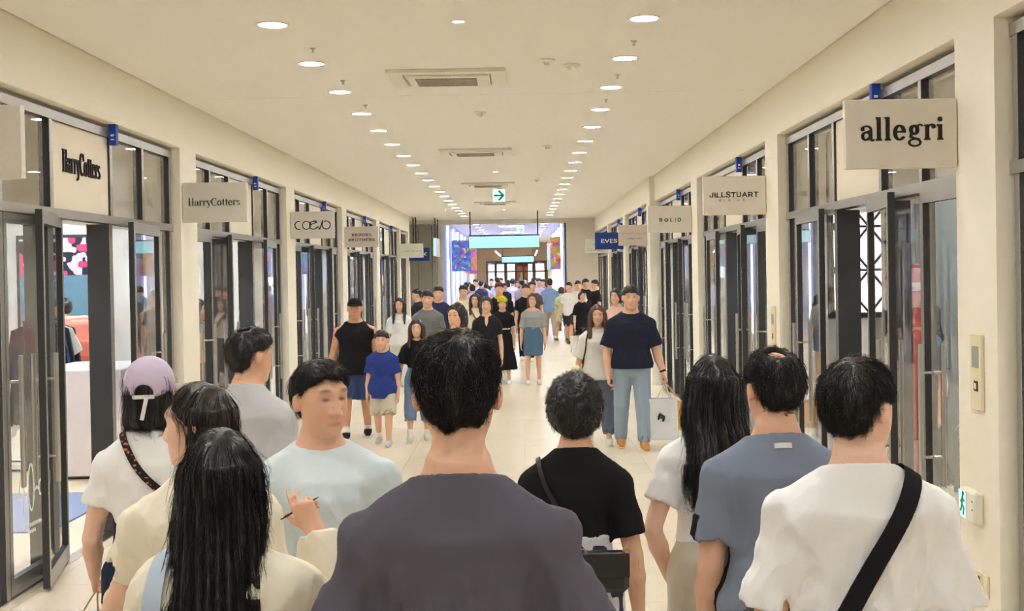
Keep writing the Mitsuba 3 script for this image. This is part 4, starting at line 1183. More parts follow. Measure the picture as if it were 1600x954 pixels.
    # garments -------------------------------------------------
    def top(s, m, ease=.012, hem=.46, sleeve=.6, se=.016, long=0.0, neck='crew', name='shirt', flare=.013, amp=.011, res=None, label=None, shoulder=0.0, short_front=0):
        u = s.h
        S = SDF()
        S.add(loft(s.levels(hem, .866, lambda z: ease * (1.0 if z < .79 else np.interp(z, (.79, .85, .866), (1, .5, .5))) + flare * np.clip((.62 - z) / .10, 0, 1)), s.Rt, s.pel), .01)
        q = (.90 if s.fem else 1.0) * s.w ** .6
        for k in (-1, 1):
            S.add(cone(s.T_((k * .026, -.014, .826)), s.sh[k] + s.Rt @ V(k * shoulder * u, 0, -.003 * u), .0235 * u * q + ease * u * .2, .032 * u * q + ease * u * .3), .045 * u)
            if long:
                e1 = s.el[k] + s.fd[k] * .148 * u * long
                S.add(cone(s.sh[k], s.el[k], (.034 * q + se * .8) * u, (.026 * q + se) * u), .03 * u)
                f, lo, hi = cone(s.el[k], e1 + s.fd[k] * .03 * u, (.027 * q + se) * u, (.02 * q + se * 1.0) * u)
                fd = s.fd[k]
                S.add((lambda p, f=f, e1=e1, fd=fd: np.maximum(f(p), (p - e1) @ fd), lo, hi), .02)
                S.sub(cone(e1 - fd * .004, e1 + fd * .05, max(.02 * q * u, (.0195 * q + se) * u - .015), max(.02 * q * u, (.0195 * q + se) * u - .015)), .003)
            elif sleeve:
                e1 = s.sh[k] + s.ad[k] * .172 * u * sleeve
                s0 = s.sh[k] + s.ad[k] * .02 * u
                ad = s.ad[k]
                f, lo, hi = cone(s0, e1 + ad * .03 * u, (.0315 * q + se * .25) * u, (.030 * q + se * 1.05) * u)
                S.add((lambda p, f=f, e1=e1, ad=ad: np.maximum(f(p), (p - e1) @ ad), lo, hi), .017 * u)
                if s.res < .0092: S.sub(cone(e1 - ad * .004, e1 + ad * .06, max(.031 * q * u, (.030 * q + se * .85) * u - .018), max(.031 * q * u, (.030 * q + se * .85) * u - .018)), .003)
        if not sleeve and not long:     # arm holes
            for k in (-1, 1):
                S.sub(cone(s.sh[k] + V(k * .016 * u, 0, .06 * u), s.sh[k] + V(k * .022 * u, 0, -.07 * u), .050 * u, .034 * u), .01)
        nb, Rt = s.nb, s.Rt
        if neck == 'v':
            for i in range(6):
                t = i / 5
                S.sub(ell(s.T_((0, .085 - .02 * t, .842 - .085 * t)), V((.034 - .026 * t), .06, .02) * u), .004)
        zf = {'crew': .25, 'wide': .42, 'v': .42, 'polo': .2}[neck]
        top_ = .003 if neck != 'wide' else -.012
        if neck == 'polo': top_ = .016
        def collar(p):
            q_ = (p - nb) @ Rt
            return np.minimum(q_[:, 2] - top_ * u + zf * (q_[:, 1] + .012 * u), .10 * u - np.linalg.norm(q_[:, :2], axis=1))
        S.clip(collar)
        nr = (.0275 if s.fem else .033) * u * s.w ** .4 + (.012 * u if neck == 'wide' else .004)
        hole = cone(nb + Rt @ V(0, .006 * u, -.03 * u), nb + Rt @ V(0, .016 * u, .06 * u), nr, nr)
        S.sub(hole, .003)
        l0 = s.levels(hem, hem + .02, ease + flare)[0]
        if s.res < .0092: S.sub(loft([(l0[0] - .02, 0, l0[2], l0[3] - .018, l0[4] - .018), (l0[0] + .02, 0, l0[2], l0[3] - .022, l0[4] - .022)], s.Rt, s.pel), .003)
        base = s.folds(amp)
        S.disp = lambda p: base(p) * np.clip((np.linalg.norm((p - nb) * (1, 1, .8), axis=1) / u - .055) / .09, 0, 1) * np.clip((p[:, 2] / u - hem - .004) / .05, .12, 1)
        s.Stop = S
        k = s.emit(name, S, m, res or s.res, label=label)
        if neck in ('crew', 'v', 'wide') and s.res < .009:
            s.patch('collar', S, lambda p: np.maximum(np.maximum(hole[0](p) - .019, collar(p) - .002), nr - .006 - np.linalg.norm(((p - nb) @ Rt)[:, :2] - (0, .008 * u), axis=1)), m, .0035)
        return k
    def trousers(s, m, ease=.010, end=1.0, loose=.0, name='trousers', waist=.60, amp=.005, label=None, upto='shin'):
        u = s.h
        S = SDF()
        q = (.90 if s.fem else 1.0) * s.w ** .6
        S.add(loft(s.levels(.455, waist, ease * .5), None, s.pel), .01)
        for k in (-1, 1):
            if upto == 'thigh':
                e1, dr_ = s.hip[k] + s.td[k] * .225 * u * end, s.td[k]
                f, lo, hi = cone(s.hip[k], e1 + dr_ * .03 * u, (.057 * q + ease) * u, (.042 * q + ease + loose) * u)
                S.add((lambda p, f=f, e1=e1, d=dr_: np.maximum(f(p), (p - e1) @ d), lo, hi), .02)
                rr = (.040 * q + ease * .8 + loose) * u
            else:
                S.add(cone(s.hip[k], s.kn[k], (.054 * q + ease) * u, (.037 * q + ease + loose * .5) * u), .02)
                e1, dr_ = s.kn[k] + s.sd[k] * .232 * u * end, s.sd[k]
                f, lo, hi = cone(s.kn[k], e1 + dr_ * .02 * u, (.037 * q + ease + loose * .5) * u, (.027 * q + ease * .9 + loose) * u)
                S.add((lambda p, f=f, e1=e1, d=dr_: np.maximum(f(p), (p - e1) @ d), lo, hi), .015)
                rr = (.027 * q + ease * .7 + loose) * u
            S.sub(cone(e1 - dr_ * .02, e1 + dr_ * .05, rr - .006, rr - .006), .003)
        S.disp = s.folds(amp, 7, 7, 5)
        s.Sbot = S
        return s.emit(name, S, m, label=label)
    def skirt(s, m, top=.60, bot=.30, flare=.03, ease=.010, name='skirt', nr=9, ra=.05, label=None, amp=.003, slim=False):
        u = s.h
        lv = s.levels(.50, top, ease)
        y0 = lv[0][2]
        rx, ry = lv[0][3], lv[0][4]
        for t in (0.0, .5, 1.0):
            z = lerp(.495, bot, t)
            lv.append(((z - .5) * u, 0, y0, rx + flare * u * t - (.012 * u * t if slim else 0), ry + flare * u * t + (.0 if slim else .02 * u * t)))
        rp = lambda a, z: ra * np.clip((.52 * u - .5 * u - z) / (.2 * u), 0, 1.3) * np.sin(a * nr + 1.3 * np.sin(a * 3 + s.seed))
        S = SDF().add(loft(lv, None, s.pel, rp if ra else None), .01)
        zb = (bot - .5) * u
        last = sorted(lv)[0]
        S.sub(loft([(zb - .01,) + (0, last[2], last[3] - .02, last[4] - .02), (zb + .12 * u, 0, last[2], last[3] - .05 * u, last[4] - .04 * u)], None, s.pel), .004)
        S.disp = s.folds(amp, 8, 3, 9)
        s.Sbot = S
        return s.emit(name, S, m, label=label)
    def shoes(s, m, sole='material_white_plastic', high=0.0, sock=None, res=None, heel=False):
        u = s.h
        for k in (-1, 1):
            a = s.an[k]
            F = lambda *v: a + s.foot(k, V(*v) * u)
            S = SDF()
            S.add(cone(F(0, -.018, -.018), F(0, .030, -.016), .0265 * u, .0265 * u), .02)
            S.add(cone(F(0, .030, -.018), F(k * .003, .092, -.028), .0255 * u, .0185 * u), .02)
            S.add(cone(F(0, -.012, .000), F(0, -.006, .010 + high), .0275 * u, .0265 * u), .02)
            n = s.foot(k, V(0, 0, -1))
            p0 = F(0, 0, -.0385)
            S.clip(lambda p: (p - p0) @ n)
            top_ = F(0, 0, .008 + high)
            S.clip(lambda p: (p - top_) @ -n)
            sk = s.emit('shoe', S, m, res or min(s.res, .010))
            B = SDF()
            B.add(cone(F(0, -.020, -.036), F(0, .035, -.036), .0275 * u, .0270 * u), .01)
            B.add(cone(F(0, .030, -.036), F(k * .003, .094, -.036), .0265 * u, .0195 * u), .01)
            p1, p2 = F(0, 0, -.0435), F(0, 0, -.031)
            B.clip(lambda p: (p - p1) @ n)
            B.clip(lambda p: (p - p2) @ -n)
            s.emit('sole', B, sole, min(s.res, .008), parent=sk)
            if sock is not None:
                K = SDF().add(cone(a, s.kn[k], .0245 * u, .0245 * u + .010 * u))
                e = a - s.sd[k] * .065 * u
                sd_ = s.sd[k]
                K.clip(lambda p: -((p - e) @ sd_))
                s.emit('sock', K, sock, min(s.res, .009))
    # hair -----------------------------------------------------
    def hair(s, style='short', m='material_hair_black', length=.30, vol=1.0, bald=0, amp=.004, strands=0, part_x=0.0, wavy=0.0, seed=0, width=1.0, fringe=True, strand_m=None, open=1.0, fr=0.0):
        hs = s.hs
        S = SDF()
        E = lambda c, r, k=.01: S.add(ell(s.hd(*c), V(*r) * hs, s.Rh), k * hs)
        hq = lambda p: (p - s.hc) @ s.Rh / hs
        if style in ('short', 'crop', 'curly'):
            g = {'short': .0055, 'crop': .004, 'curly': .015}[style] * vol
            if style == 'curly':
                E((0, -.003, .004), (.0455 + g, .056 + g, .0575 + g))
                E((0, -.018, .0), (.046 + g, .045 + g, .05 + g), .02)
            else:
                E((0, -.003, .013), (.0462 + g, .0565 + g, .0500 + g))
                E((0, -.020, -.006), (.0400 + g * .5, .0405 + g * .6, .0500), .02)
            if style == 'short':
                E((0, .030, .034), (.033, .025, .018 + g * .6), .02)
            if style == 'curly':
                E((0, -.02, -.03), (.05, .045, .05), .02)
            zb = {'short': -.052, 'crop': -.045, 'curly': -.075}[style]
            X, Z = [-.08, -.045, -.030, -.022, .010, .022, .034, .046, .08], [zb, zb + .004, -.040, .003, .006, .006, .012, .022, .030]
            Z = [z + fr * (y > .015) for y, z in zip(X, Z)]
            if style == 'curly': Z = [zb, zb, -.06, -.055, -.03, -.01, .012, .022, .03]
            S.clip(lambda p: (np.interp(hq(p)[:, 1], X, Z) - hq(p)[:, 2] + .016 * (meshkit.noise(np.stack([p[:, 0] * 90, p[:, 1] * 90, p[:, 2] * 6], 1)) - .5)) * hs)
            if bald:
                S.sub(ell(s.hd(0, -.022, .062), V(.022, .026, .0135) * bald * hs, s.Rh), .008 * hs)
        else:
            fem_r = .0455
            g = .0065 * vol
            E((0, -.004, .004), (fem_r + g, .056 + g, .0575 + g))
            zl = -length / hs            # length in metres below the head's centre
            lv = []
            for z, rx, ry, cy in ((.014, .0435 + g, .050 + g, -.006), (-.015, .0485 + g, .049 + g, -.010), (-.045, .0515 + g, .047 + g, -.015), (-.08, .054 + g, .043 + g, -.022), (-.12, .054 + g, .036 + g, -.038), (-.20, .056 + g, .030 + g, -.060), (-.30, .056 + g, .028 + g, -.070), (-.42, .052 + g, .026 + g, -.072)):
                if z > zl: lv.append((z, rx * width, ry, cy))
            r_ = lv[-1]
            lv.append((zl, r_[1] * .86, r_[2] * .8, r_[3]))
            wv = lambda z: wavy * np.sin(z * 42 + 1)
            Rn = s.Rh if style == 'bob' else np.eye(3)
            Rb = s.Rh if style == 'bob' else (s.Rh if zl > -.12 else rotz(math.degrees(math.atan2(-s.Rh[0, 1], s.Rh[1, 1])) * .85))
            rp = lambda a, z: .045 * np.sin(a * 17 + 5 * np.sin(a * 2 + seed) + z * 9) + .03 * np.sin(a * 31 + z * 14 + seed)
            S.add(loft([(z * hs, wv(z) * hs, cy * hs, rx * hs, ry * hs) for z, rx, ry, cy in lv], Rb, s.hc, rp), .02 * hs)
            if style == 'front':         # two locks falling in front of the shoulders
                for k in (-1, 1):
                    a = np.array([s.hd(k * .044, .018, .03), s.hd(k * .052, .022, -.02), s.hd(k * .053, .026, -.07), s.T_((k * .058, .050, .80)), s.T_((k * .060, .074, .80 - max(.02, length / s.h - .16)))])
                    c = CubicSpline(np.arange(5), a)(np.linspace(0, 4, 13))
                    rr = np.interp(np.linspace(0, 4, 13), (0, 1, 2, 3, 4), (.008, .014, .016, .015, .006)) * hs
                    for i in range(12):
                        S.add(cone(c[i], c[i + 1], rr[i], rr[i + 1]), .014 * hs)
            f1, _, _ = ell(s.hd(part_x, .075, -.030 if fringe else -.022), V(.0385 * open, .062 * (1 + (open - 1) * .6), .062) * hs, s.Rh)
            f2, _, _ = ell(s.hd(0, .07, -.10), V(.05, .072, .055) * hs, s.Rh)
            big = ((lambda p: np.minimum(f1(p), f2(p))), s.hc - .2, s.hc + .2)
            S.sub(big, .008 * hs)
        sd = seed * 2.3 + 1
        if style == 'curly':
            S.disp = lambda p: -(meshkit.noise(p * 55 + sd) - .5) * .012 - (meshkit.noise(p * 110 + sd) - .5) * .008
        elif style in ('short', 'crop'):
            S.disp = lambda p: -(meshkit.noise(np.stack([p[:, 0] * 50, p[:, 1] * 50, p[:, 2] * 26], 1) + sd) - .5) * amp * 2
        else:
            S.disp = lambda p: -(meshkit.noise(np.stack([p[:, 0] * 48, p[:, 1] * 48, p[:, 2] * 5], 1) + sd) - .5) * amp * 2
        s.Shair = S
        k = s.emit('hair', S, m)
        if strands:
            s.strands(k, S, strands, style, strand_m or STRAND, seed)
        return k
    def strands(s, parent, S, n, style, m, seed):
        """fine single hairs lying on the hair"""
        key = sub(parent, 'loose_hairs')
        scene[key] = None
        labels[key] = {'kind': 'stuff'}
        JOBS.append(lambda: (key, s.strand_mesh(S, n, style, seed), m, True, None))
    def strand_mesh(s, S, n, style, seed):
        r = np.random.default_rng(50 + seed)
        me = S.mesh(.014)
        n = int(n * .6)
        tri = me.triangles[r.integers(len(me.faces), size=n * 2)]
        b = r.dirichlet((1, 1, 1), n * 2)
        p = (tri * b[:, :, None]).sum(1)
        q = (p - s.hc) @ s.Rh / s.hs
        p = p[q[:, 1] < .06][:n]
        N = len(p)
        crown = s.hd(.012, -.03, .065)
        steps = 5
        N = len(p)
        L = (.055 if style in ('short', 'crop') else .02 if style == 'curly' else .11) * (.6 + .8 * r.random(N))
        lift = .0012 + .004 * r.random(N) ** 3
        if style not in ('short', 'crop', 'curly'): lift = .001 + .006 * r.random(N) ** 4
        jit = r.standard_normal((N, 3)) * (.35 if style in ('short', 'crop') else .9 if style == 'curly' else .10)
        pts = [p]
        for i in range(steps):
            g = S.grad(p)
            dirv = (p - crown)
            dirv /= np.linalg.norm(dirv, axis=1, keepdims=True) + 1e-9
            top_ = np.clip(((p - s.hc)[:, 2] / s.hs - .0) / .06, 0, 1)[:, None]
            dv = dirv * top_ + np.array([0, 0, -1.0]) * (1 - top_ * .8) + jit + (np.array([0, .0, 0]))
            dv -= g * (dv * g).sum(1, keepdims=True)
            dv /= np.linalg.norm(dv, axis=1, keepdims=True) + 1e-9
            p = p + dv * (L / steps)[:, None]
            d = S(p)
            p = p - g * np.clip(d - lift * (1 + .5 * i), -.012, .012)[:, None]
            pts.append(p)
        pts = np.stack(pts, 1)
        tg = np.gradient(pts, axis=1)
        tg /= np.linalg.norm(tg, axis=2, keepdims=True) + 1e-9
        a = np.cross(tg, V(.3, .5, .8)); a /= np.linalg.norm(a, axis=2, keepdims=True) + 1e-9
        bb = np.cross(tg, a)
        rad = .00062 * np.array([1, 1, 1, .9, .7, .3])[None, :, None, None]
        ang = np.arange(3) * 2 * PI / 3
        v = pts[:, :, None] + rad * (np.cos(ang)[None, None, :, None] * a[:, :, None] + np.sin(ang)[None, None, :, None] * bb[:, :, None])
        K = steps + 1
        f = []
        for i in range(steps):
            for j in range(3):
                k = (j + 1) % 3
                f += [[i * 3 + j, i * 3 + k, (i + 1) * 3 + k], [i * 3 + j, (i + 1) * 3 + k, (i + 1) * 3 + j]]
        F = (np.array(f)[None] + (np.arange(N) * K * 3)[:, None, None]).reshape(-1, 3)
        return trimesh.Trimesh(s.wld(v.reshape(-1, 3)), F, process=False)
    # extras ---------------------------------------------------
    def on(s, S, pts, off=.004, n=26, it=4):
        """waypoints (local) -> a smooth path lying on the garment S, with its normals"""
        P = np.array(pts, float)
        t = np.linspace(0, len(P) - 1, n)
        p = CubicSpline(np.arange(len(P)), P)(t)
        def gr(q, e=.02):
            g = np.stack([S(q + np.eye(3)[i] * e, False) - S(q - np.eye(3)[i] * e, False) for i in range(3)], 1)
            return g / (np.linalg.norm(g, axis=1, keepdims=True) + 1e-9)
        for _ in range(it):
            p = p - gr(p) * (S(p, False) - off)[:, None]
        p = gaussian_filter1d(p, 1.5, axis=0, mode='nearest')
        g = gaussian_filter1d(gr(p), 1.5, axis=0, mode='nearest')
        g /= np.linalg.norm(g, axis=1, keepdims=True) + 1e-9
        for _ in range(2):
            p = p - g * (gaussian_filter1d(S(p), 2.0, mode='nearest') - off)[:, None]
        return p, g
    def ribbon(s, p, nrm, width, th=.003):
        tg = np.gradient(p, axis=0)
        tg /= np.linalg.norm(tg, axis=1, keepdims=True)
        sd_ = np.cross(tg, nrm)
        sd_ /= np.linalg.norm(sd_, axis=1, keepdims=True) + 1e-9
        v = np.stack([p - sd_ * width / 2, p + sd_ * width / 2, p + sd_ * width / 2 + nrm * th, p - sd_ * width / 2 + nrm * th], 1).reshape(-1, 3)
        f = []
        for i in range(len(p) - 1):
            for j in range(4):
                k = (j + 1) % 4
                f += [[i * 4 + j, i * 4 + k, i * 4 + 4 + k], [i * 4 + j, i * 4 + 4 + k, i * 4 + 4 + j]]
        e = (len(p) - 1) * 4
        f += [[0, 3, 2], [0, 2, 1], [e, e + 1, e + 2], [e, e + 2, e + 3]]
        return trimesh.Trimesh(v, f, process=False)

    def patch(s, name, S, fn, m, off=.002, label=None):
        """a piece of cloth lying on the garment S where fn(local) < 0"""
        P = SDF()
        P.ops, P.lo, P.hi = [('u', ((lambda q: S(q) - off), None, None), 0)], S.lo, S.hi
        P.__class__ = _Patch
        P.S, P.fn, P.off = S, fn, off
        return s.emit(name, P, m, label=label)
class _Patch(SDF):
    def __call__(self, p, disp=True):
        return np.maximum(self.S(p, disp) - self.off, self.fn(p))
# ---------------------------------------------------------------- the people
def X_(px, py, Y): return ((px - 815) - (py - 427) * .0175) * Y / 1800
def wd(yaw, v): return tuple(rotz(-yaw) @ V(*v))
WHITE, CREAM, BLACK = cloth(243, 243, 240), cloth(238, 230, 208), cloth(26, 26, 28)
NAVY, DENIM, JEANS = cloth(34, 40, 66), cloth(84, 110, 136), cloth(150, 166, 182)
def _print(p, n, uv):
    a = mikit.noise(p.x * 30, p.y * 30, p.z * 16)
    b = mikit.noise(p.x * 55 + 9, p.y * 55, p.z * 30)
    return dr.select((a > .62) | (b > .78), mi.Color3f(.05, .05, .07), mi.Color3f(.72, .72, .74))
mat('material_print_skirt', mikit.proc(_print), .8, .2)
def _floral(p, n, uv):
    a = mikit.noise(p.x * 110, p.y * 110, p.z * 110)
    return dr.select(a > .66, mi.Color3f(.5, .16, .10), mi.Color3f(.02, .018, .02))
mat('material_floral', mikit.proc(_floral), .8, .2)
mat('material_leather_black', (.016, .016, .017), .38, .5)
mat('material_gold', (.75, .52, .2), .3, .5, 1.0)
mat('material_kraft', s2l(196, 160, 116), .8, .2)
def open_bag(S_key, c, w, d, h, m, handles=None, twist=0, taper=.0, inner=None, name='body'):
    """open-topped bag: centre of its bottom c, size w x d x h"""
    R = rotz(twist)
    t = .003
    def shell(a, b):
        v, f = [], []
        prof = [(-.5, 0), (-.5, .5), (-.5, 1)]
        out = trimesh.creation.box((a, b, h))
        return out
    o = []
    for sx, sy, ex, ey in ((0, 1, 1, 0), (0, -1, 1, 0), (1, 0, 0, 1), (-1, 0, 0, 1)):
        o.append(bbx(sx * w / 2 - (t if ex == 0 else w / 2), sx * w / 2 + (t if ex == 0 else w / 2), sy * d / 2 - (t if ey == 0 else d / 2), sy * d / 2 + (t if ey == 0 else d / 2), 0, h, .001))
    o.append(bx(-w / 2, w / 2, -d / 2, d / 2, 0, .004))
    me = cat(*o).subdivide().subdivide()
    v = np.array(me.vertices)
    k = 1 + taper * (v[:, 2] / h)
    v[:, 0] *= k
    v[:, 1] *= k - .25 * np.sin(np.clip(v[:, 2] / h, 0, 1) * PI) * (np.abs(v[:, 0]) < w * .45)
    v[:, 1] += .006 * np.sin(v[:, 0] * 40 + v[:, 2] * 25)
    me.vertices = v @ R.T + V(*c)
    part(S_key, name, me, m, 35)
    if handles is not None:
        for sy in (-1, 1):
            a, b = R @ V(-w * .22, sy * d / 2, h - .02) + V(*c), R @ V(w * .22, sy * d / 2, h - .02) + V(*c)
            g = V(*handles)
            pts = CubicSpline(np.arange(5), np.array([a, lerp(a, g, .55) + R @ V(-.01, 0, 0), g, lerp(b, g, .55) + R @ V(.01, 0, 0), b]))(np.linspace(0, 4, 17))
            part(S_key, 'handle', tube(pts, .0035, 6), m, 40)

# --- nearest: from behind, left to right
F1 = Person('woman in a lilac cap, white T-shirt and navy trousers carrying a paper bag', (X_(232, 560, 4.25), 4.25), 6, 1.615, fem=True, res=.0078, skin='fair', seed=1,
            arms={-1: ((-.24, .06, -1), (-.16, .72, -.8)), 1: ((.18, -.04, -1), (-.1, .9, .2))}, hand={-1: dict(curl=(60, 70, 40), n=(1, .2, 0))})
F1.top(WHITE, ease=.008, hem=.62, sleeve=.52, se=.012, flare=.0, amp=.010)
F1.trousers(cloth(30, 38, 66), ease=.012, loose=.022, waist=.66, amp=.008)
F1.shoes(WHITE)
F1.hair('long', length=.145, vol=.3, strands=1800, width=1.0, seed=1)
S = SDF()
S.add(ell(F1.hd(0, -.002, .006), V(.0570, .0675, .0655) * F1.hs, F1.Rh), .01)
S.clip(lambda p: (-.012 - ((p - F1.hc) @ F1.Rh / F1.hs)[:, 2] + .10 * ((p - F1.hc) @ F1.Rh / F1.hs)[:, 1]) * F1.hs)
S.sub(ell(F1.hd(0, -.070, -.010), V(.022, .03, .021) * F1.hs, F1.Rh), .003)
ck = F1.emit('cap', S, cloth(200, 186, 206), .005, label='lilac cap')
B = SDF().add(ell(F1.hd(0, .085, -.004), V(.05, .045, .004) * F1.hs, F1.Rh), .01)
F1.emit('brim', B, cloth(200, 186, 206), .005, parent=ck)
pp = np.array([F1.hd(x, -.0690 + abs(x) * .22, -.016 - abs(x) * .03) for x in np.linspace(-.024, .024, 9)])
F1.raw('strap', F1.ribbon(pp, np.tile(F1.Rh @ V(0, -1, 0), (9, 1)), .014, .003), cloth(222, 218, 214), parent=ck)
pp = np.array([F1.hd(.008 - .010 * t, -.0700 - .006 * t, -.017 - .05 * t) for t in np.linspace(0, 1, 6)])
F1.raw('strap_end', F1.ribbon(pp, np.tile(F1.Rh @ V(0, -1, 0), (6, 1)), .014, .003), cloth(222, 218, 214), parent=ck)
def crossbody(P, pts, width, m, label, cat_, pouch=None, pm=None, off=.006, name='crossbody_bag', n=40):
    k = thing(name, label, cat_)
    p, g = P.on(P.Stop, pts, off, n)
    part(k, 'strap', (lambda me: (setattr(me, 'vertices', P.wld(np.array(me.vertices))), me)[1])(P.ribbon(p, g, width)), m, 40)
    if pouch is not None:
        c, w, d, h = pouch
        me = bbx(-w / 2, w / 2, -d / 2, d / 2, -h / 2, h / 2, .012)
        me.vertices = P.wld(np.array(me.vertices) + V(*c))
        part(k, 'pouch', me, pm or m, 30)
    return k
u = F1.h
crossbody(F1, [F1.T_((.12, .06, .60)), F1.T_((.10, -.05, .66)), F1.T_((0, -.09, .75)), F1.T_((-.045, -.05, .825)), F1.T_((-.055, .01, .835)), F1.T_((-.03, .06, .77)), F1.T_((.05, .08, .68)), F1.T_((.10, .08, .61))], .026,
          'material_floral', 'floral crossbody strap bag worn by the woman in the lilac cap', 'bag', (F1.T_((.09, .13, .58)), .2, .05, .14), 'material_leather_black')
hp = F1.wld(F1.grip[-1])
kb = thing('paper_bag', 'brown kraft paper bag hanging from the hand of the woman in the cap', 'bag')
open_bag(kb, (hp[0], hp[1], hp[2] - .42), .27, .13, .31, 'material_kraft', handles=hp, twist=60)
part(kb, 'contents', bbx(hp[0] - .05, hp[0] + .05, hp[1] - .08, hp[1] + .08, hp[2] - .40, hp[2] - .095, .02), cloth(210, 204, 196))

F2 = Person('woman with long dark hair in a cream blouse looking to the left', (X_(311, 600, 3.3), 3.3), 24, 1.61, fem=True, res=.0068, skin='fair', head=(58, 0, 0), seed=2,
            arms={-1: (wd(24, (-.42, .46, -.78)), wd(24, (-.46, .66, -.60))), 1: (wd(24, (.14, -.05, -1)), wd(24, (.05, .3, -1)))}, hand={-1: dict(d=wd(24, (-.34, .50, -.80)), n=wd(24, (.75, .3, -.2)), t=wd(24, (0, .8, .3)), curl=(14, 22, 18), thumb=(.35, .95, .25))})
F2.top(CREAM, ease=.014, hem=.54, sleeve=.72, se=.022, flare=.012, amp=.018, name='blouse')
F2.trousers(cloth(214, 206, 190), ease=.012, loose=.02)
F2.shoes(WHITE)
F2.hair('long', 'material_hair_dark', length=.30, strands=2200, width=.96, vol=.6, seed=2, open=1.9)

F3 = Person('nearest woman, long black hair down her back and a cream cardigan, holding up a pen', (X_(344, 700, 2.70), 2.70), 0, 1.548, fem=True, res=.0065, skin='mid', seed=3,
            arms={1: ((.25, .75, -.5), (-.20, .22, .93)), -1: ((-.2, -.04, -1), (-.02, .3, -1))},
            hand={1: dict(d=(-.42, .12, .80), n=(.10, 1, .05), t=(-1, 0, 0), curl=((14, 18, 10), (26, 30, 20), (62, 70, 40), (70, 74, 40)), thumb=(.75, .75, .25), thumb2=(.45, .85, .35))})
F3.top(CREAM, ease=.016, hem=.50, long=.94, se=.016, amp=.014, name='cardigan')
F3.trousers(cloth(176, 184, 196), ease=.010, loose=.015)
F3.shoes(WHITE)
F3.hair('long', length=.60, vol=1.1, strands=6000, width=1.10, seed=3, amp=.005)
k = thing('pen', 'thin black pen in the raised hand of the nearest long-haired woman', 'pen')
g1, g2 = F3.wld(F3.ttip[1]), F3.wld(F3.ftip[1])
kn = F3.wld(F3.wr[1] + unit((-.42, .12, .80)) * .075)
ax_ = unit(V(.080, -.012, .047))
pc = g1 + V(.0, -.014, -.004)
part(k, 'barrel', tube([pc - ax_ * .014, pc, pc + ax_ * .085, pc + ax_ * .105], [.001, .0028, .0028, .0010], 10), 'material_dark_metal', 40)
k = thing('shoulder_bag', 'pale blue shoulder bag of the nearest long-haired woman', 'bag')
p, g = F3.on(F3.Stop, [F3.T_((-.115, -.06, .56)), F3.T_((-.105, -.075, .66)), F3.T_((-.085, -.065, .765)), F3.T_((-.075, -.02, .822)), F3.T_((-.075, .04, .80)), F3.T_((-.09, .075, .70)), F3.T_((-.115, .07, .56))], .008, 40)
me = F3.ribbon(p, g, .045)
me.vertices = F3.wld(np.array(me.vertices))
part(k, 'strap', me, cloth(190, 206, 222), 40)
me = bbx(-.04, .04, -.15, .15, -.22, .04, .02)
me.vertices = F3.wld(np.array(me.vertices) + F3.T_((-.150, .0, .545)))
part(k, 'body', me, cloth(190, 206, 222), 30)

F4 = Person('man in a light grey polo shirt with thinning hair, walking away on the left', (X_(389, 540, 5.2), 5.2), -22, 1.68, res=.0088, head=(-18, 0, 0), seed=4)
F4.top(cloth(196, 196, 198), neck='polo', ease=.012, se=.016, amp=.009, name='polo_shirt')
F4.trousers(cloth(70, 74, 84)); F4.shoes(BLACK, 'material_lettering')
F4.hair('short', 'material_hair_black', bald=.85, strands=1600, vol=1.3, seed=4)

F5 = Person('man in a pale blue T-shirt facing the camera, looking to the right', (X_(500, 600, 3.75), 3.75), 194, 1.63, res=.0062, head=(26, 0, 0), seed=5, w=1.02,
            arms={-1: ((-.2, .05, -1), (.2, .5, -1)), 1: ((.2, -.04, -1), (.1, .3, -1))})
F5.top(cloth(216, 229, 233), ease=.013, se=.022, sleeve=.78, amp=.016, shoulder=.008)
F5.trousers(cloth(52, 54, 62)); F5.shoes(WHITE)
F5.hair('short', strands=2600, vol=1.3, seed=5, fr=.012)

F6 = Person('man in a dark grey T-shirt seen from behind, nearest in the middle', (X_(714, 560, 2.52), 2.52), 0, 1.754, res=.0084, skin='mid', seed=6, w=.99, nk=.014,
            arms={-1: ((-.36, .03, -1), (-.10, .25, -1)), 1: ((.36, .03, -1), (.10, .25, -1))})
F6.top(cloth(92, 88, 98), ease=.013, se=.024, sleeve=.88, amp=.015, shoulder=.010)
F6.trousers(cloth(40, 42, 48)); F6.shoes(WHITE)
F6.hair('short', strands=6000, vol=1.0, seed=6, amp=.005)

F7 = Person('woman with short curly black hair, black T-shirt and patterned skirt', (X_(897, 600, 4.05), 4.05), 0, 1.54, fem=True, res=.0075, skin='mid', seed=7, w=1.0,
            arms={1: ((.20, -.05, -1), (.08, .12, -1)), -1: ((-.1, .1, -1), (.1, .8, -.5))}, hand={1: dict(curl=(48, 50, 30), n=(-.5, .8, 0), t=(-.6, .4, 0))})
F7.top(BLACK, ease=.006, hem=.625, sleeve=.72, se=.012, flare=.0, amp=.006)
F7.skirt('material_print_skirt', top=.655, bot=.20, flare=.035, ease=.008, nr=7)
F7.shoes(BLACK, 'material_lettering')
F7.hair('curly', strands=2500, seed=7, vol=.9)
k = thing('handbag', 'black quilted handbag with a gold clasp on the back of the woman with curly hair', 'bag')
p, g = F7.on(F7.Stop, [F7.T_((.03, -.115, .60)), F7.T_((-.03, -.10, .68)), F7.T_((-.075, -.065, .775)), F7.T_((-.078, -.02, .815)), F7.T_((-.08, .03, .79)), F7.T_((-.07, .085, .70)), F7.T_((.0, .10, .60))], .008, 40)
me = F7.ribbon(p, g, .016, .005)
me.vertices = F7.wld(np.array(me.vertices))
part(k, 'strap', me, 'material_leather_black', 40)
c = F7.wld(F7.T_((.052, -.118, .595)))
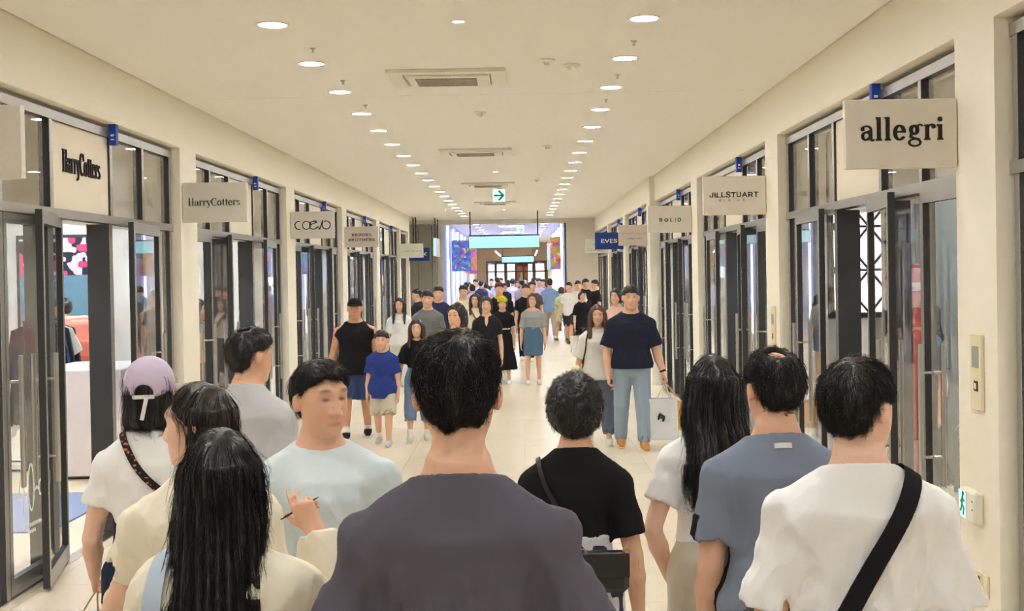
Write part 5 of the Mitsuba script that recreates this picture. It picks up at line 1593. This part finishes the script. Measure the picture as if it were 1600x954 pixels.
part(k, 'body', bbx(c[0] - .085, c[0] + .085, c[1] - .035, c[1] + .035, c[2] - .075, c[2] + .06, .018), 'material_leather_black', 30)
part(k, 'flap', bbx(c[0] - .086, c[0] + .086, c[1] - .041, c[1] - .0355, c[2] - .02, c[2] + .062, .004), 'material_leather_black', 30)
part(k, 'clasp', lathe([(.0001, 0), (.011, 0), (.012, .003), (.006, .006), (.0001, .006)], 14, frame4((c[0] - .045, c[1] - .0415, c[2] - .012), (1, 0, 0), (0, 0, 1), (0, -1, 0))), 'material_gold', 30)
for dx in (-.07, .075):
    part(k, 'ring', trimesh.creation.torus(.011, .0025, 16, 8, transform=frame4((c[0] + dx, c[1] - .03, c[2] + .065), (1, 0, 0), (0, 0, 1), (0, -1, 0))), 'material_gold', True)

F8 = Person('woman with long wavy black hair, white T-shirt and hand in her beige trousers', (X_(1115, 580, 4.3), 4.3), 0, 1.585, fem=True, res=.0082, skin='fair', seed=8,
            arms={-1: ((-.34, -.12, -.95), (.30, .34, -.85)), 1: ((.2, -.04, -1), (.05, .2, -1))}, hand={-1: dict(d=(.3, .35, -.9))})
F8.top(WHITE, ease=.010, hem=.575, sleeve=.62, se=.018, flare=.0, amp=.012)
F8.trousers(cloth(208, 202, 182), ease=.014, loose=.02, waist=.63, amp=.008)
F8.shoes(WHITE)
F8.hair('long', length=.43, vol=1.1, strands=4500, width=1.18, wavy=.004, seed=8, amp=.006)

F9 = Person('man in a grey-blue T-shirt with a bald spot, seen from behind', (X_(1210, 580, 3.62), 3.62), 3, 1.655, res=.0082, skin='mid', head=(8, 0, 0), seed=9, w=1.0,
            arms={-1: ((-.16, .02, -1), (-.03, .25, -1)), 1: ((.2, -.02, -1), (.06, .3, -1))})
F9.top(cloth(122, 132, 148), ease=.014, se=.018, sleeve=.70, amp=.010)
F9.trousers(cloth(60, 64, 74)); F9.shoes(BLACK, 'material_lettering')
F9.hair('short', strands=3500, bald=1.15, seed=9, vol=1.1)
wv = F9.wr[-1] - F9.fd[-1] * .03
F9.raw('watch', lathe([(.024, -.014), (.033, -.014), (.034, 0), (.033, .014), (.024, .014), (.024, -.014)], 20, frame4(wv, *(lambda z: (lambda x: (x, np.cross(z, x), z))(unit(np.cross(z, V(0, 1, 0)))))(F9.fd[-1]))), cloth(34, 40, 60), label='dark wristband')
p, g = F9.on(F9.Stop, [F9.T_((-.030, -.085, .838)), F9.T_((0, -.09, .838)), F9.T_((.022, -.088, .838))], .002, 8)
F9.raw('neck_print', F9.ribbon(p, g, .016, .001), cloth(226, 226, 220), label='small pale print below the collar')
F9.patch('side_panel', F9.Stop, lambda p: np.maximum(np.maximum(np.abs(p[:, 1] + .012) - .030, p[:, 0] + .085), np.maximum(p[:, 2] - .70 * F9.h, .50 * F9.h - p[:, 2])), BLACK, .003, label='black mesh side panel')

F10 = Person('man in a white T-shirt with a black crossbody strap, looking to the right', (X_(1340, 600, 3.0), 3.0), -4, 1.665, res=.0080, skin='fair', head=(-42, 0, 0), seed=10, w=.97,
             arms={-1: ((-.27, .0, -1), (-.06, .3, -1)), 1: ((.27, .0, -1), (.08, .3, -1))})
F10.top(cloth(244, 243, 240), ease=.012, se=.023, sleeve=.86, amp=.016, shoulder=.010)
F10.trousers(cloth(90, 92, 90)); F10.shoes(WHITE)
F10.hair('short', 'material_hair_dark', strands=4500, vol=1.15, seed=10)
crossbody(F10, [F10.T_((-.15, .04, .47)), F10.T_((-.135, -.04, .505)), F10.T_((-.085, -.10, .575)), F10.T_((-.012, -.115, .68)), F10.T_((.055, -.075, .79)), F10.T_((.072, -.015, .832)), F10.T_((.05, .06, .79)), F10.T_((-.04, .10, .66)), F10.T_((-.10, .10, .54))], .050,
          BLACK, 'black crossbody bag on a wide strap across the back of the man in white', 'bag', (F10.T_((-.09, .15, .52)), .24, .08, .17), 'material_leather_black', .010)

# --- people coming towards the camera and farther away
def man(label, px, py, Y, h, topc, botc, yaw=180, hairm='material_hair_black', shorts=False, res=None, top={}, bot={}, shoes=None, hair={}, **kw):
    P = Person(label, (X_(px, py, Y), Y), yaw, h, res=res or max(.0115, Y * .00068), **kw)
    P.top(topc, **top)
    P.trousers(botc, **({'upto': 'thigh', 'end': .92, 'loose': .014} if shorts else {}), **bot)
    P.shoes(shoes or WHITE)
    if hair is not None:
        P.hair('short', hairm, seed=P.seed, **{'vol': 1.6, 'fr': -.007, **hair})
    return P
def woman(label, px, py, Y, h, topc, botc, yaw=180, hairm='material_hair_black', style='front', length=.28, skirt=None, res=None, top={}, bot={}, shoes=None, **kw):
    P = Person(label, (X_(px, py, Y), Y), yaw, h, fem=True, res=res or max(.0115, Y * .00068), **kw)
    P.top(topc, **{'ease': .009, 'hem': .55, **top})
    if skirt is not None:
        P.skirt(botc, **skirt)
    else:
        P.trousers(botc, **{'ease': .012, 'loose': .015, **bot})
    P.shoes(shoes or WHITE)
    P.hair(style, hairm, length=length, seed=P.seed)
    return P
M1 = Person('stocky man in a black sleeveless top, black cap and blue shorts', (X_(555, 520, 13.57), 13.57), 184, 1.64, res=.0105, skin='tan', w=1.16, seed=21, legs={-1: (-8, 8), 1: (12, 4)},
            arms={1: ((.28, -.1, -1), (.10, .25, -1)), -1: ((-.2, 0, -1), (0, .2, -1))})
M1.top(BLACK, ease=.014, hem=.465, sleeve=0, flare=.022, name='sleeveless_top')
M1.trousers(cloth(62, 78, 122), upto='thigh', end=.95, loose=.020, ease=.012, name='shorts')
M1.shoes(BLACK, 'material_white_plastic', sock=WHITE)
M1.hair('crop', seed=21)
S = SDF().add(ell(M1.hd(0, -.002, .008), V(.056, .066, .062) * M1.hs, M1.Rh), .01)
S.clip(lambda p: (.012 - ((p - M1.hc) @ M1.Rh / M1.hs)[:, 2]) * M1.hs)
S.add(ell(M1.hd(0, .075, .016), V(.046, .042, .005) * M1.hs, M1.Rh), .01)
M1.emit('cap', S, BLACK, .007, label='black cap')
M2 = Person('boy in a blue T-shirt and beige knee shorts beside the man in black', (X_(597, 560, 12.95), 12.95), 176, 1.27, res=.0105, child=True, seed=22, legs={-1: (16, 6), 1: (-8, 12)})
M2.top(cloth(46, 62, 132), ease=.024, hem=.43, flare=.020, se=.022, sleeve=.7)
M2.trousers(cloth(206, 198, 180), upto='thigh', end=1.0, loose=.016, name='shorts')
M2.shoes(cloth(196, 198, 190), sock=WHITE); M2.hair('short', seed=22, vol=1.6, fr=-.006)
M3 = Person('girl in a black top and denim capri trousers walking beside the boy', (X_(652, 560, 13.2), 13.2), 180, 1.40, fem=True, res=.0105, seed=23, skin='mid', legs={-1: (-6, 8), 1: (12, 4)},
            arms={1: ((.3, 0, -1), (.14, .2, -1)), -1: ((-.3, 0, -1), (-.1, .2, -1))})
M3.top(BLACK, ease=.008, hem=.61, se=.028, sleeve=.72, flare=0)
M3.trousers(cloth(118, 140, 166), end=.45, loose=.018, waist=.64, name='capri_trousers')
M3.shoes(cloth(206, 208, 184), sock=WHITE); M3.hair('front', 'material_hair_dark', length=.24, seed=23)
M4 = woman('woman in a white top and white trousers with long brown hair, behind the boy', 624, 480, 19, 1.54, WHITE, cloth(224, 220, 208), hairm='material_hair_dark', length=.36, top={'hem': .50, 'se': .026, 'sleeve': .8}, bot={'loose': .03}, seed=24)
M5 = man('man in a grey T-shirt behind the girl in black', 668, 470, 17, 1.68, cloth(118, 118, 116), cloth(60, 62, 70), seed=25)
M6 = man('man in a navy T-shirt before the grey panelled wall', 685, 460, 20.5, 1.71, cloth(48, 52, 84), cloth(70, 72, 80), seed=26)
M7 = woman('woman with a black bob and cream T-shirt turning her head left', 714, 480, 11, 1.635, cloth(222, 216, 196), cloth(80, 90, 110), yaw=186, style='bob', length=.13, head=(-34, 0, 0), top={'hem': .5, 'ease': .016, 'se': .024, 'sleeve': .75}, res=.0105, seed=27)
M8 = woman('woman in a black V-neck dress, hair tied back', 760, 480, 16.4, 1.59, cloth(36, 36, 40), cloth(36, 36, 40), style='bob', length=.10, top={'neck': 'v', 'hem': .56}, skirt=dict(top=.62, bot=.28, flare=.02), seed=28)
M9 = woman('woman in a yellow cap, black T-shirt and long black skirt with a pale belt', 785, 480, 20, 1.51, BLACK, BLACK, hairm='material_hair_dark', style='bob', length=.10, top={'hem': .62, 'flare': 0}, skirt=dict(top=.64, bot=.17, flare=.05), seed=29)
S = SDF().add(ell(M9.hd(0, .0, .012), V(.060, .072, .062) * M9.hs, M9.Rh), .01)
S.clip(lambda p: (.004 - ((p - M9.hc) @ M9.Rh / M9.hs)[:, 2]) * M9.hs)
M9.emit('cap', S, cloth(196, 186, 40), .010, label='yellow cap')
l9 = [(l[0], l[1], l[2], l[3], l[4]) for l in M9.levels(.628, .645, .014)]
M9.emit('belt', SDF().add(loft(l9, None, M9.pel), .01), cloth(222, 220, 214), .010, label='pale belt')
M10 = man('man with reddish hair in a black jacket over a yellow shirt', 780, 455, 22.5, 1.74, BLACK, cloth(50, 52, 60), hairm='material_hair_red', top={'neck': 'v'}, w=1.1, seed=30)
p10 = [(M10.T_((0, 0, z)), z) for z in (.74, .845)]
M10.emit('yellow_collar', SDF().add(loft([((z - .5) * M10.h, 0, .002, r * M10.h, r2 * M10.h) for z, r, r2 in ((.74, .03, .072), (.80, .034, .062), (.852, .040, .042))], None, M10.pel), .01), cloth(210, 184, 50), .012, label='yellow shirt collar')
man('man in a pale cream shirt at the glowing wall', 724, 460, 22.5, 1.70, cloth(228, 216, 186), cloth(90, 92, 98), seed=31)
M10c = woman('woman in a cream blouse with a brown strap across it', 743, 470, 20.5, 1.57, CREAM, cloth(110, 100, 90), hairm='material_hair_dark', length=.30, seed=32, head=(-12, 0, 0))
crossbody(M10c, [M10c.T_((-.10, .03, .58)), M10c.T_((-.03, .09, .68)), M10c.T_((.04, .06, .79)), M10c.T_((.06, -.01, .83)), M10c.T_((.02, -.09, .74)), M10c.T_((-.07, -.08, .60))], .03, cloth(150, 74, 50), 'thin brown crossbody bag of the woman in the cream blouse', 'bag', (M10c.T_((-.12, .02, .53)), .08, .2, .15), cloth(150, 74, 50))
M11 = woman('woman in a grey top and blue denim skirt with white sneakers', 832, 490, 19.7, 1.555, cloth(158, 158, 158), DENIM, hairm='material_hair_brown', style='bob', length=.17, top={'hem': .60, 'flare': 0, 'sleeve': .85, 'se': .008, 'neck': 'wide'}, skirt=dict(top=.64, bot=.32, flare=.006, ra=.015, slim=True), res=.012, seed=33,
            legs={-1: (-3, 3), 1: (4, 4)}, shoes=cloth(224, 222, 214))
man('man in a black T-shirt partly hidden by the woman in the denim skirt', 822, 460, 25, 1.68, BLACK, BLACK, hairm='material_hair_dark', seed=34)
man('man in a dark grey T-shirt half hidden behind the denim-skirted woman', 832, 455, 28.5, 1.71, cloth(80, 78, 82), cloth(50, 50, 58), seed=35)
M13 = woman('woman with long brown hair, loose white T-shirt and dark jeans', 934, 520, 12.8, 1.545, cloth(222, 220, 212), cloth(96, 104, 118), hairm='material_hair_brown', length=.28, top={'hem': .47, 'ease': .020, 'se': .026, 'sleeve': .85}, bot={'end': .88, 'loose': .012}, res=.0105, seed=36,
            shoes=cloth(216, 214, 206), arms={1: ((.26, -.08, -1), (.12, .1, -1)), -1: ((-.16, .05, -1), (.1, .5, -1))})
M14 = man('man in a navy T-shirt, light blue jeans and tan shoes carrying shopping bags', 986, 500, 12.36, 1.745, cloth(34, 36, 52), JEANS, w=1.08, res=.0105, seed=37, top={'hem': .50, 'ease': .018, 'se': .024, 'sleeve': .80}, bot={'ease': .006, 'loose': .006}, shoes=cloth(198, 142, 80), hair={'vol': 1.4},
          legs={-1: (8, 4), 1: (-6, 10)}, arms={-1: ((-.26, -.06, -1), (-.30, .2, -1)), 1: ((.24, -.05, -1), (-.02, .2, -1))}, hand={-1: dict(curl=(65, 75, 45), n=(.9, .2, 0)), 1: dict(curl=(40, 50, 30))})
l14 = [(l[0], l[1], l[2], l[3], l[4]) for l in M14.levels(.520, .545, .020)]
M14.emit('belt', SDF().add(loft(l14, None, M14.pel), .01), BLACK, .010)
wv = M14.wr[-1] - M14.fd[-1] * .03
M14.raw('watch', lathe([(.024, -.012), (.034, -.012), (.034, .012), (.024, .012), (.024, -.012)], 16, frame4(wv, *(lambda z: (lambda x: (x, np.cross(z, x), z))(unit(np.cross(z, V(0, 1, 0)))))(M14.fd[-1]))), BLACK, label='black watch')
hp = M14.wld(M14.grip[-1])
kb = thing('plastic_bag', 'white plastic shopping bag with a dark mark, in the hand of the man in navy', 'bag')
open_bag(kb, (hp[0] - .03, hp[1] - .02, hp[2] - .60), .30, .12, .44, mat('material_plastic_bag', (.74, .76, .80), .35, .5), handles=hp, twist=-10)
m_ = affinity.rotate(unary_union([LineString([(-.03, 0), (0, .04), (.03, 0), (.01, -.035)]).buffer(.012), Point(.0, 0).buffer(.01)]), 20)
part(kb, 'print', prism(m_, .001, frame4((hp[0] - .06, hp[1] - .090, hp[2] - .36), (1, 0, 0), (0, 0, 1), (0, -1, 0))), 'material_lettering', label='dark printed mark')
kb = thing('paper_bag', 'tan paper shopping bag behind the white plastic bag', 'bag')
open_bag(kb, (hp[0] + .13, hp[1] + .02, hp[2] - .50), .22, .09, .30, mat('material_tan_paper', s2l(218, 172, 112), .8, .2), handles=hp, twist=20)
kb = thing('shoulder_bag', 'cream shoulder bag on a thin dark strap of the woman with brown hair', 'bag')
p, g = M13.on(M13.Stop, [M13.T_((.125, .04, .55)), M13.T_((.105, .06, .66)), M13.T_((.07, .045, .785)), M13.T_((.07, -.01, .82)), M13.T_((.085, -.07, .74)), M13.T_((.125, -.04, .56))], .008, 30)
me = M13.ribbon(p, g, .014)
me.vertices = M13.wld(np.array(me.vertices))
part(kb, 'strap', me, BLACK, 40)
c = M13.wld(M13.T_((.165, .05, .515)))
part(kb, 'body', bbx(c[0] - .05, c[0] + .05, c[1] - .12, c[1] + .12, c[2] - .11, c[2] + .09, .02), cloth(226, 216, 182), 30)
M15 = woman('woman in a short black dress walking to the right with a white bag', 909, 470, 27, 1.47, BLACK, BLACK, yaw=200, style='bob', length=.10, top={'hem': .55, 'se': .024, 'sleeve': .8}, skirt=dict(top=.6, bot=.32, flare=.03), shoes=BLACK, seed=38, legs={-1: (-16, 20), 1: (16, 4)})
hp = M15.wld(M15.grip[1])
kb = thing('tote_bag', 'white paper bag in the hand of the woman in the short black dress', 'bag')
open_bag(kb, (hp[0], hp[1], hp[2] - .52), .22, .1, .38, cloth(232, 230, 226), handles=hp, twist=30)
man('man in a white T-shirt and dark shorts by the right end wall', 889, 460, 31, 1.65, WHITE, cloth(50, 54, 66), yaw=150, shorts=True, shoes=cloth(110, 70, 50), seed=39)
man('man in a white shirt talking by the right end wall', 903, 455, 31.6, 1.68, cloth(222, 216, 212), cloth(60, 62, 70), yaw=190, seed=40)
man('man in a black shirt with a yellow strap by the right end wall', 915, 455, 32.7, 1.72, BLACK, cloth(50, 52, 58), yaw=215, seed=41)
man('man in black standing nearest the right shop wall at the corridor end', 930, 455, 30.9, 1.70, BLACK, cloth(40, 40, 44), yaw=110, seed=42)
woman('woman in a pale pink top close to the doors behind the couple', 963, 470, 17.4, 1.66, cloth(222, 182, 168), cloth(204, 190, 176), yaw=150, style='bob', length=.12, seed=43)
man('man in a dark T-shirt at the far left shop doors', 652, 465, 24, 1.62, cloth(40, 40, 46), cloth(60, 60, 66), yaw=100, seed=44)
woman('woman in a pale green dress walking away', 877, 455, 32.1, 1.52, cloth(204, 210, 176), cloth(204, 210, 176), yaw=20, hairm='material_hair_brown', style='bob', length=.09, skirt=dict(top=.6, bot=.36, flare=.02), shoes=cloth(90, 100, 70), seed=45)
MB = man('man in a blue shirt walking away with a brown bag', 859, 455, 33.2, 1.74, cloth(142, 170, 214), cloth(186, 176, 168), yaw=5, hairm='material_hair_dark', seed=46, w=1.1)
hp = MB.wld(MB.grip[1])
kb = thing('paper_bag', 'brown bag in the hand of the man in the blue shirt', 'bag')
open_bag(kb, (hp[0], hp[1], hp[2] - .45), .3, .14, .34, cloth(160, 122, 92), handles=hp, twist=80)
# crowd in the far hall
crowd = [(733, 40.5, 1.63, 'w', (206, 214, 232)), (729, 37.2, 1.66, 'm', (112, 120, 146)), (743, 42.5, 1.72, 'm', (226, 226, 232)), (738, 35.6, 1.60, 'w', (232, 222, 226)), (752, 38.5, 1.70, 'm', (70, 74, 98)), (760, 43.5, 1.58, 'w', (236, 232, 236)), (768, 46.0, 1.72, 'm', (58, 60, 70)), (777, 41.0, 1.78, 'm', (220, 222, 236)), (788, 36.5, 1.62, 'm', (44, 46, 58)), (794, 48.0, 1.66, 'w', (232, 214, 214)), (801, 39.0, 1.74, 'm', (230, 224, 230)), (808, 43.0, 1.63, 'w', (60, 58, 70)), (815, 36.8, 1.70, 'm', (224, 218, 224)), (821, 46.5, 1.73, 'm', (92, 98, 120)), (828, 40.5, 1.60, 'w', (238, 228, 232)), (834, 44.5, 1.76, 'm', (236, 236, 242)), (842, 37.4, 1.74, 'm', (232, 214, 220)), (848, 42.0, 1.69, 'm', (126, 132, 150)), (846, 48.5, 1.64, 'w', (226, 210, 218)), (783, 52.0, 1.72, 'm', (120, 120, 128)), (838, 51.5, 1.7, 'm', (204, 206, 220)), (746, 50.5, 1.68, 'w', (214, 208, 214))]
for i, (px, Y, h, sx, col) in enumerate(crowd):
    shade = 'dark' if sum(col) < 240 else 'grey-blue' if sum(col) < 420 else 'pale'
    lab = f'{shade}-topped {"man" if sx == "m" else "woman"} in the crowd of the far hall, {ORD[i]} of the crowd from the left'
    crowd[i] = (px, Y, h, sx, col, shade)
for i, (px, Y, h, sx, col, shade) in enumerate(sorted(crowd)):
    lab = f'{"man" if sx == "m" else "woman"} in a {shade} top, {ORD[i]} from the left in the far crowd'
    yaw = (0, 180, 20, 170, 200, 340)[i % 6]
    kw = dict(res=.024, face=False, seed=60 + i, group='crowd in the far hall')
    bc = [cloth(56, 58, 66), cloth(90, 94, 104), cloth(196, 190, 180)][i % 3]
    if sx == 'm': man(lab, px, 445, Y, h, cloth(*col), bc, yaw=yaw, **kw)
    else: woman(lab, px, 445, Y, h, cloth(*col), bc, yaw=yaw, style='bob', length=(.10, .2)[i % 2], **kw)
# --- inside the shops
L1 = Person('shopper with a salmon pink backpack inside the HarryCotters shop', (-5.34, 13.4), 62, 1.70, res=.013, seed=90, skin='mid', legs={-1: (3, 2), 1: (-3, 3)})
L1.top(cloth(56, 62, 52)); L1.trousers(cloth(58, 72, 104), upto='thigh', end=.95, loose=.014, name='shorts'); L1.shoes(BLACK, 'material_lettering'); L1.hair('short', seed=90)
kb = thing('backpack', 'salmon pink backpack worn by the shopper inside the HarryCotters shop', 'backpack')
def back(lo, hi, c, col, nm, r=.05):
    me = trimesh.convex.convex_hull(np.vstack([trimesh.creation.icosphere(2, r).vertices + V(x, y, z) for x in (lo[0] + r, hi[0] - r) for y in (lo[1] + r, hi[1] - r) for z in (lo[2] + r, hi[2] - r)]))
    me.vertices = L1.wld(np.array(me.vertices) + V(*c))
    part(kb, nm, me, cloth(*col), 40)
back((-.17, -.16, -.36), (.17, .02, .27), L1.T_((0, -.112, .70)), (228, 142, 122), 'body', .07)
back((-.13, -.06, -.15), (.13, .02, .06), L1.T_((0, -.205, .69)), (212, 122, 104), 'pocket', .035)
back((-.15, -.1, .0), (.15, .03, .1), L1.T_((0, -.115, .825)), (236, 168, 152), 'lid', .045)
for sx in (-1, 1):
    p, g = L1.on(L1.Stop, [L1.T_((sx * .06, -.07, .62)), L1.T_((sx * .075, -.06, .76)), L1.T_((sx * .062, .0, .825)), L1.T_((sx * .062, .06, .77)), L1.T_((sx * .08, .07, .66)), L1.T_((sx * .1, .0, .62))], .006, 24)
    me = L1.ribbon(p, g, .04); me.vertices = L1.wld(np.array(me.vertices)); part(kb, 'strap', me, cloth(60, 50, 50), 40)
inside = [(2.9, 12.9, 1.62, 'w', (224, 170, 120), 200, 'JILLSTUART shop'), (3.1, 17.2, 1.60, 'w', (52, 70, 58), 240, 'SOLID shop'), (3.5, 16.4, 1.72, 'm', (60, 64, 80), 80, 'SOLID shop'), (-3.9, 13.9, 1.66, 'w', (216, 180, 150), 250, 'HarryCotters shop near its second door'), (-3.9, 18.2, 1.72, 'm', (60, 62, 70), 300, 'third left shop'), (-4.2, 22.6, 1.63, 'w', (220, 216, 208), 100, 'fourth left shop'), (3.6, 22.0, 1.7, 'm', (200, 196, 190), 120, 'fifth right shop'), (3.3, 9.4, 1.63, 'w', (70, 92, 110), 100, 'allegri shop')]
for i, (x, y, h, sx, col, yaw, nm) in enumerate(inside):
    px = 815 + x * 1800 / y
    lab = f'{"man" if sx == "m" else "woman"} in {("a tan dress", "a dark green top", "a dark blue shirt", "a beige top", "a charcoal shirt", "an off-white top", "a pale grey shirt", "a slate blue top")[i]} browsing inside the {nm}'
    kw = dict(res=.016, seed=100 + i)
    (man if sx == 'm' else woman)(lab, px, 427, y, h, cloth(*col), cloth(70, 74, 84), yaw=yaw, **kw)

# ---------------------------------------------------------------- displays inside the nearest shops
def _screen(p, n, uv):
    x, z = p.x, p.z
    a = mikit.noise(x * 9, z * 9, 1.0)
    b = mikit.noise(x * 16 + 4, z * 16, 5.0)
    c = mi.Color3f(*s2l(96, 128, 146))
    top = z > 1.98
    c = dr.select(top, mi.Color3f(*s2l(36, 30, 48)), c)
    c = dr.select(top & (b > .55), mi.Color3f(*s2l(228, 210, 224)), c)
    c = dr.select(top & (a > .64), mi.Color3f(*s2l(190, 60, 110)), c)
    low = z < 1.22 + .25 * (x + 6)
    c = dr.select(low, mi.Color3f(*s2l(60, 32, 72)), c)
    c = dr.select(low & (a > .6), mi.Color3f(*s2l(128, 84, 160)), c)
    return c
mat('material_display', mikit.proc(_screen), .4, .4)
k = thing('display_screen', 'large picture panel in teal and purple on the HarryCotters shop wall', 'display panel')
yS = PL[5][0] + .1
part(k, 'frame', bbx(-6.5, -5.3, yS - .05, yS - .001, .85, 2.5), 'material_dark_metal')
part(k, 'picture', bx(-6.46, -5.34, yS - .054, yS - .0505, .89, 2.46), 'material_display')
m = sans_mesh('air', 0, .34, 0, .004, h=.2)
m.apply_transform(frame4((-6.22, yS - .0545, 1.78), unit((1, 0, .25)), unit((.1, 0, 1)), (0, -1, 0)))
part(k, 'lettering', m, 'material_white_plastic', label='white lettering air')
k = thing('display_plinth', 'white display plinth just inside the open HarryCotters door', 'plinth')
part(k, 'body', bbx(-4.75, -3.85, 11.0, 12.2, 0.03, 1.05, .01), plain(226, 216, 216, .5))
part(k, 'base', bx(-4.70, -3.90, 11.05, 12.15, 0, .03), 'material_dark_metal')
k = thing('floor_mat', 'blue-grey floor mat inside the open HarryCotters door', 'mat')
put(k, bbx(-4.6, -3.6, 8.7, 10.3, 0, .012, .004), cloth(134, 146, 176))
rack(-4.6, 7.3, 7, COLS, ['shirt', 'coat'], 'HarryCotters shop', 'y', 'black metal clothes rail left of the open HarryCotters door', 'front rail')
rack(-5.0, 12.0, 8, COLS, ['shirt', 'coat'], 'HarryCotters shop', 'y', 'black metal clothes rail deep inside the HarryCotters shop', 'rear rail')
shelf_unit(-6.61, -6.2, 6.4, 9.9, 'HarryCotters shop', (.5, .95, 1.4, 1.85), COLS)
# backlit lattice in the allegri shop
k = thing('lattice_panel', 'glowing white panel behind a black triangular lattice inside the allegri shop', 'display panel')
yl = PR[4][0] + .095
f = part(k, 'lit_face', quad((2.72, yl - .02, 1.5), (.63, 0, 0), (0, 0, 1.5)), 'material_lamp_off')
scene[f]['emitter'] = emit(f, (.93, .90, 1.0), 1.1, .3)
part(k, 'frame', bbx(2.68, 3.38, yl - .015, yl, 1.46, 3.04), 'material_dark_metal')
w = .315
for i in range(2):
    for j in range(4):
        x0, z0 = 2.72 + i * w, 1.5 + j * .38
        for a, b in (((0, 0), (w, 0)), ((0, 0), (0, .38)), ((0, 0), (w / 2, .19)), ((w / 2, .19), (w, 0)), ((0, .38), (w / 2, .19)), ((w / 2, .19), (w, .38))):
            if x0 + max(a[0], b[0]) < 3.40:
                part(k, 'bar', cyl((x0 + a[0], yl - .035, z0 + a[1]), (x0 + b[0], yl - .035, z0 + b[1]), .011, 5), 'material_dark_metal')
k = thing('wardrobe', 'tall grey-green wardrobe against the partition inside the allegri shop', 'wardrobe')  # dark cabinet block added so this part of the shop looks dim
part(k, 'body', bbx(3.45, 5.0, yl - .45, yl - .002, 0, 2.5, .01), plain(104, 112, 110, .5))
for i in range(3):
    dk = part(k, 'door', bbx(3.46 + i * .513, 3.46 + i * .513 + .505, yl - .472, yl - .4505, .06, 2.46, .004), plain(112, 120, 118, .45))
    part(dk, 'handle', bbx(3.50 + i * .513, 3.515 + i * .513, yl - .49, yl - .4725, 1.0, 1.3, .003), 'material_steel')
k = thing('standing_poster', 'red standing poster with a pale figure behind the allegri shop door', 'poster')
part(k, 'frame', bbx(2.80, 3.10, 8.62, 8.66, .32, 1.92), cloth(150, 44, 46))
part(k, 'sheet', bx(2.83, 3.07, 8.615, 8.619, .35, 1.89), cloth(206, 150, 150))
part(k, 'figure', prism(unary_union([Point(0, .42).buffer(.075), affinity.scale(Point(0, .12).buffer(.11), .85, 1.9), sbox(-.08, -.5, .08, .05)]), .003, frame4((2.95, 8.613, 1.1), (1, 0, 0), (0, 0, 1), (0, -1, 0))), cloth(168, 62, 60))
part(k, 'caption', bx(2.87, 3.03, 8.611, 8.6145, 1.72, 1.78), cloth(236, 222, 222))
for z in (0, ):
    part(k, 'stand', bbx(2.8, 3.1, 8.5, 8.8, 0, .03), 'material_steel')
    part(k, 'leg', bbx(2.92, 2.96, 8.66, 8.69, .03, 1.2), 'material_steel')
k = thing('display_column', 'dark display panel with a white curved mark at the near end of the allegri shop', 'display panel')
part(k, 'panel', bbx(2.86, 3.9, 7.0, 7.06, 0, 2.2), plain(46, 48, 50, .4))
part(k, 'mark', prism(LineString(np.vstack([[(-.09, .14)], arc(0, 0, .09, .12, 180, 360), [(.09, .14)]])).buffer(.018), .004, frame4((3.0, 6.998, 1.72), (1, 0, 0), (0, 0, 1), (0, -1, 0))), 'material_white_plastic')
def mannequin(x, y, yaw, label, topc, botc, fem=True):
    P = Person(label, (x, y), yaw, 1.74, fem=fem, res=.015, face=False, skin='fair', seed=int(x * 10 + y), cat='mannequin', legs={-1: (2, 2), 1: (-2, 2)})
    P.skin = np.array((.75, .73, .70))
    P.top(topc); P.trousers(botc)
    k = part(P.key, 'stand', lathe([(.0001, 0), (.16, 0), (.16, .008), (.0001, .012)], 24, trimesh.transformations.translation_matrix((x, y + .1, 0))), 'material_steel', 30)
mannequin(3.2, 8.0, 100, 'mannequin in an olive coat just inside the allegri door', cloth(112, 110, 84), cloth(60, 60, 58))
mannequin(3.2, 11.6, 100, 'mannequin in a tan outfit inside the JILLSTUART shop', cloth(190, 150, 110), cloth(90, 86, 80))
mannequin(-3.95, 16.6, 280, 'mannequin in a dark suit inside the third left shop', cloth(44, 46, 52), cloth(44, 46, 52), False)
mannequin(-3.95, 21.4, 280, 'mannequin in a light suit inside the fourth left shop', cloth(198, 190, 176), cloth(120, 112, 100), False)
mannequin(3.15, 15.9, 90, 'mannequin in a navy coat inside the SOLID shop', cloth(40, 50, 80), cloth(70, 70, 76), False)
finish_people()
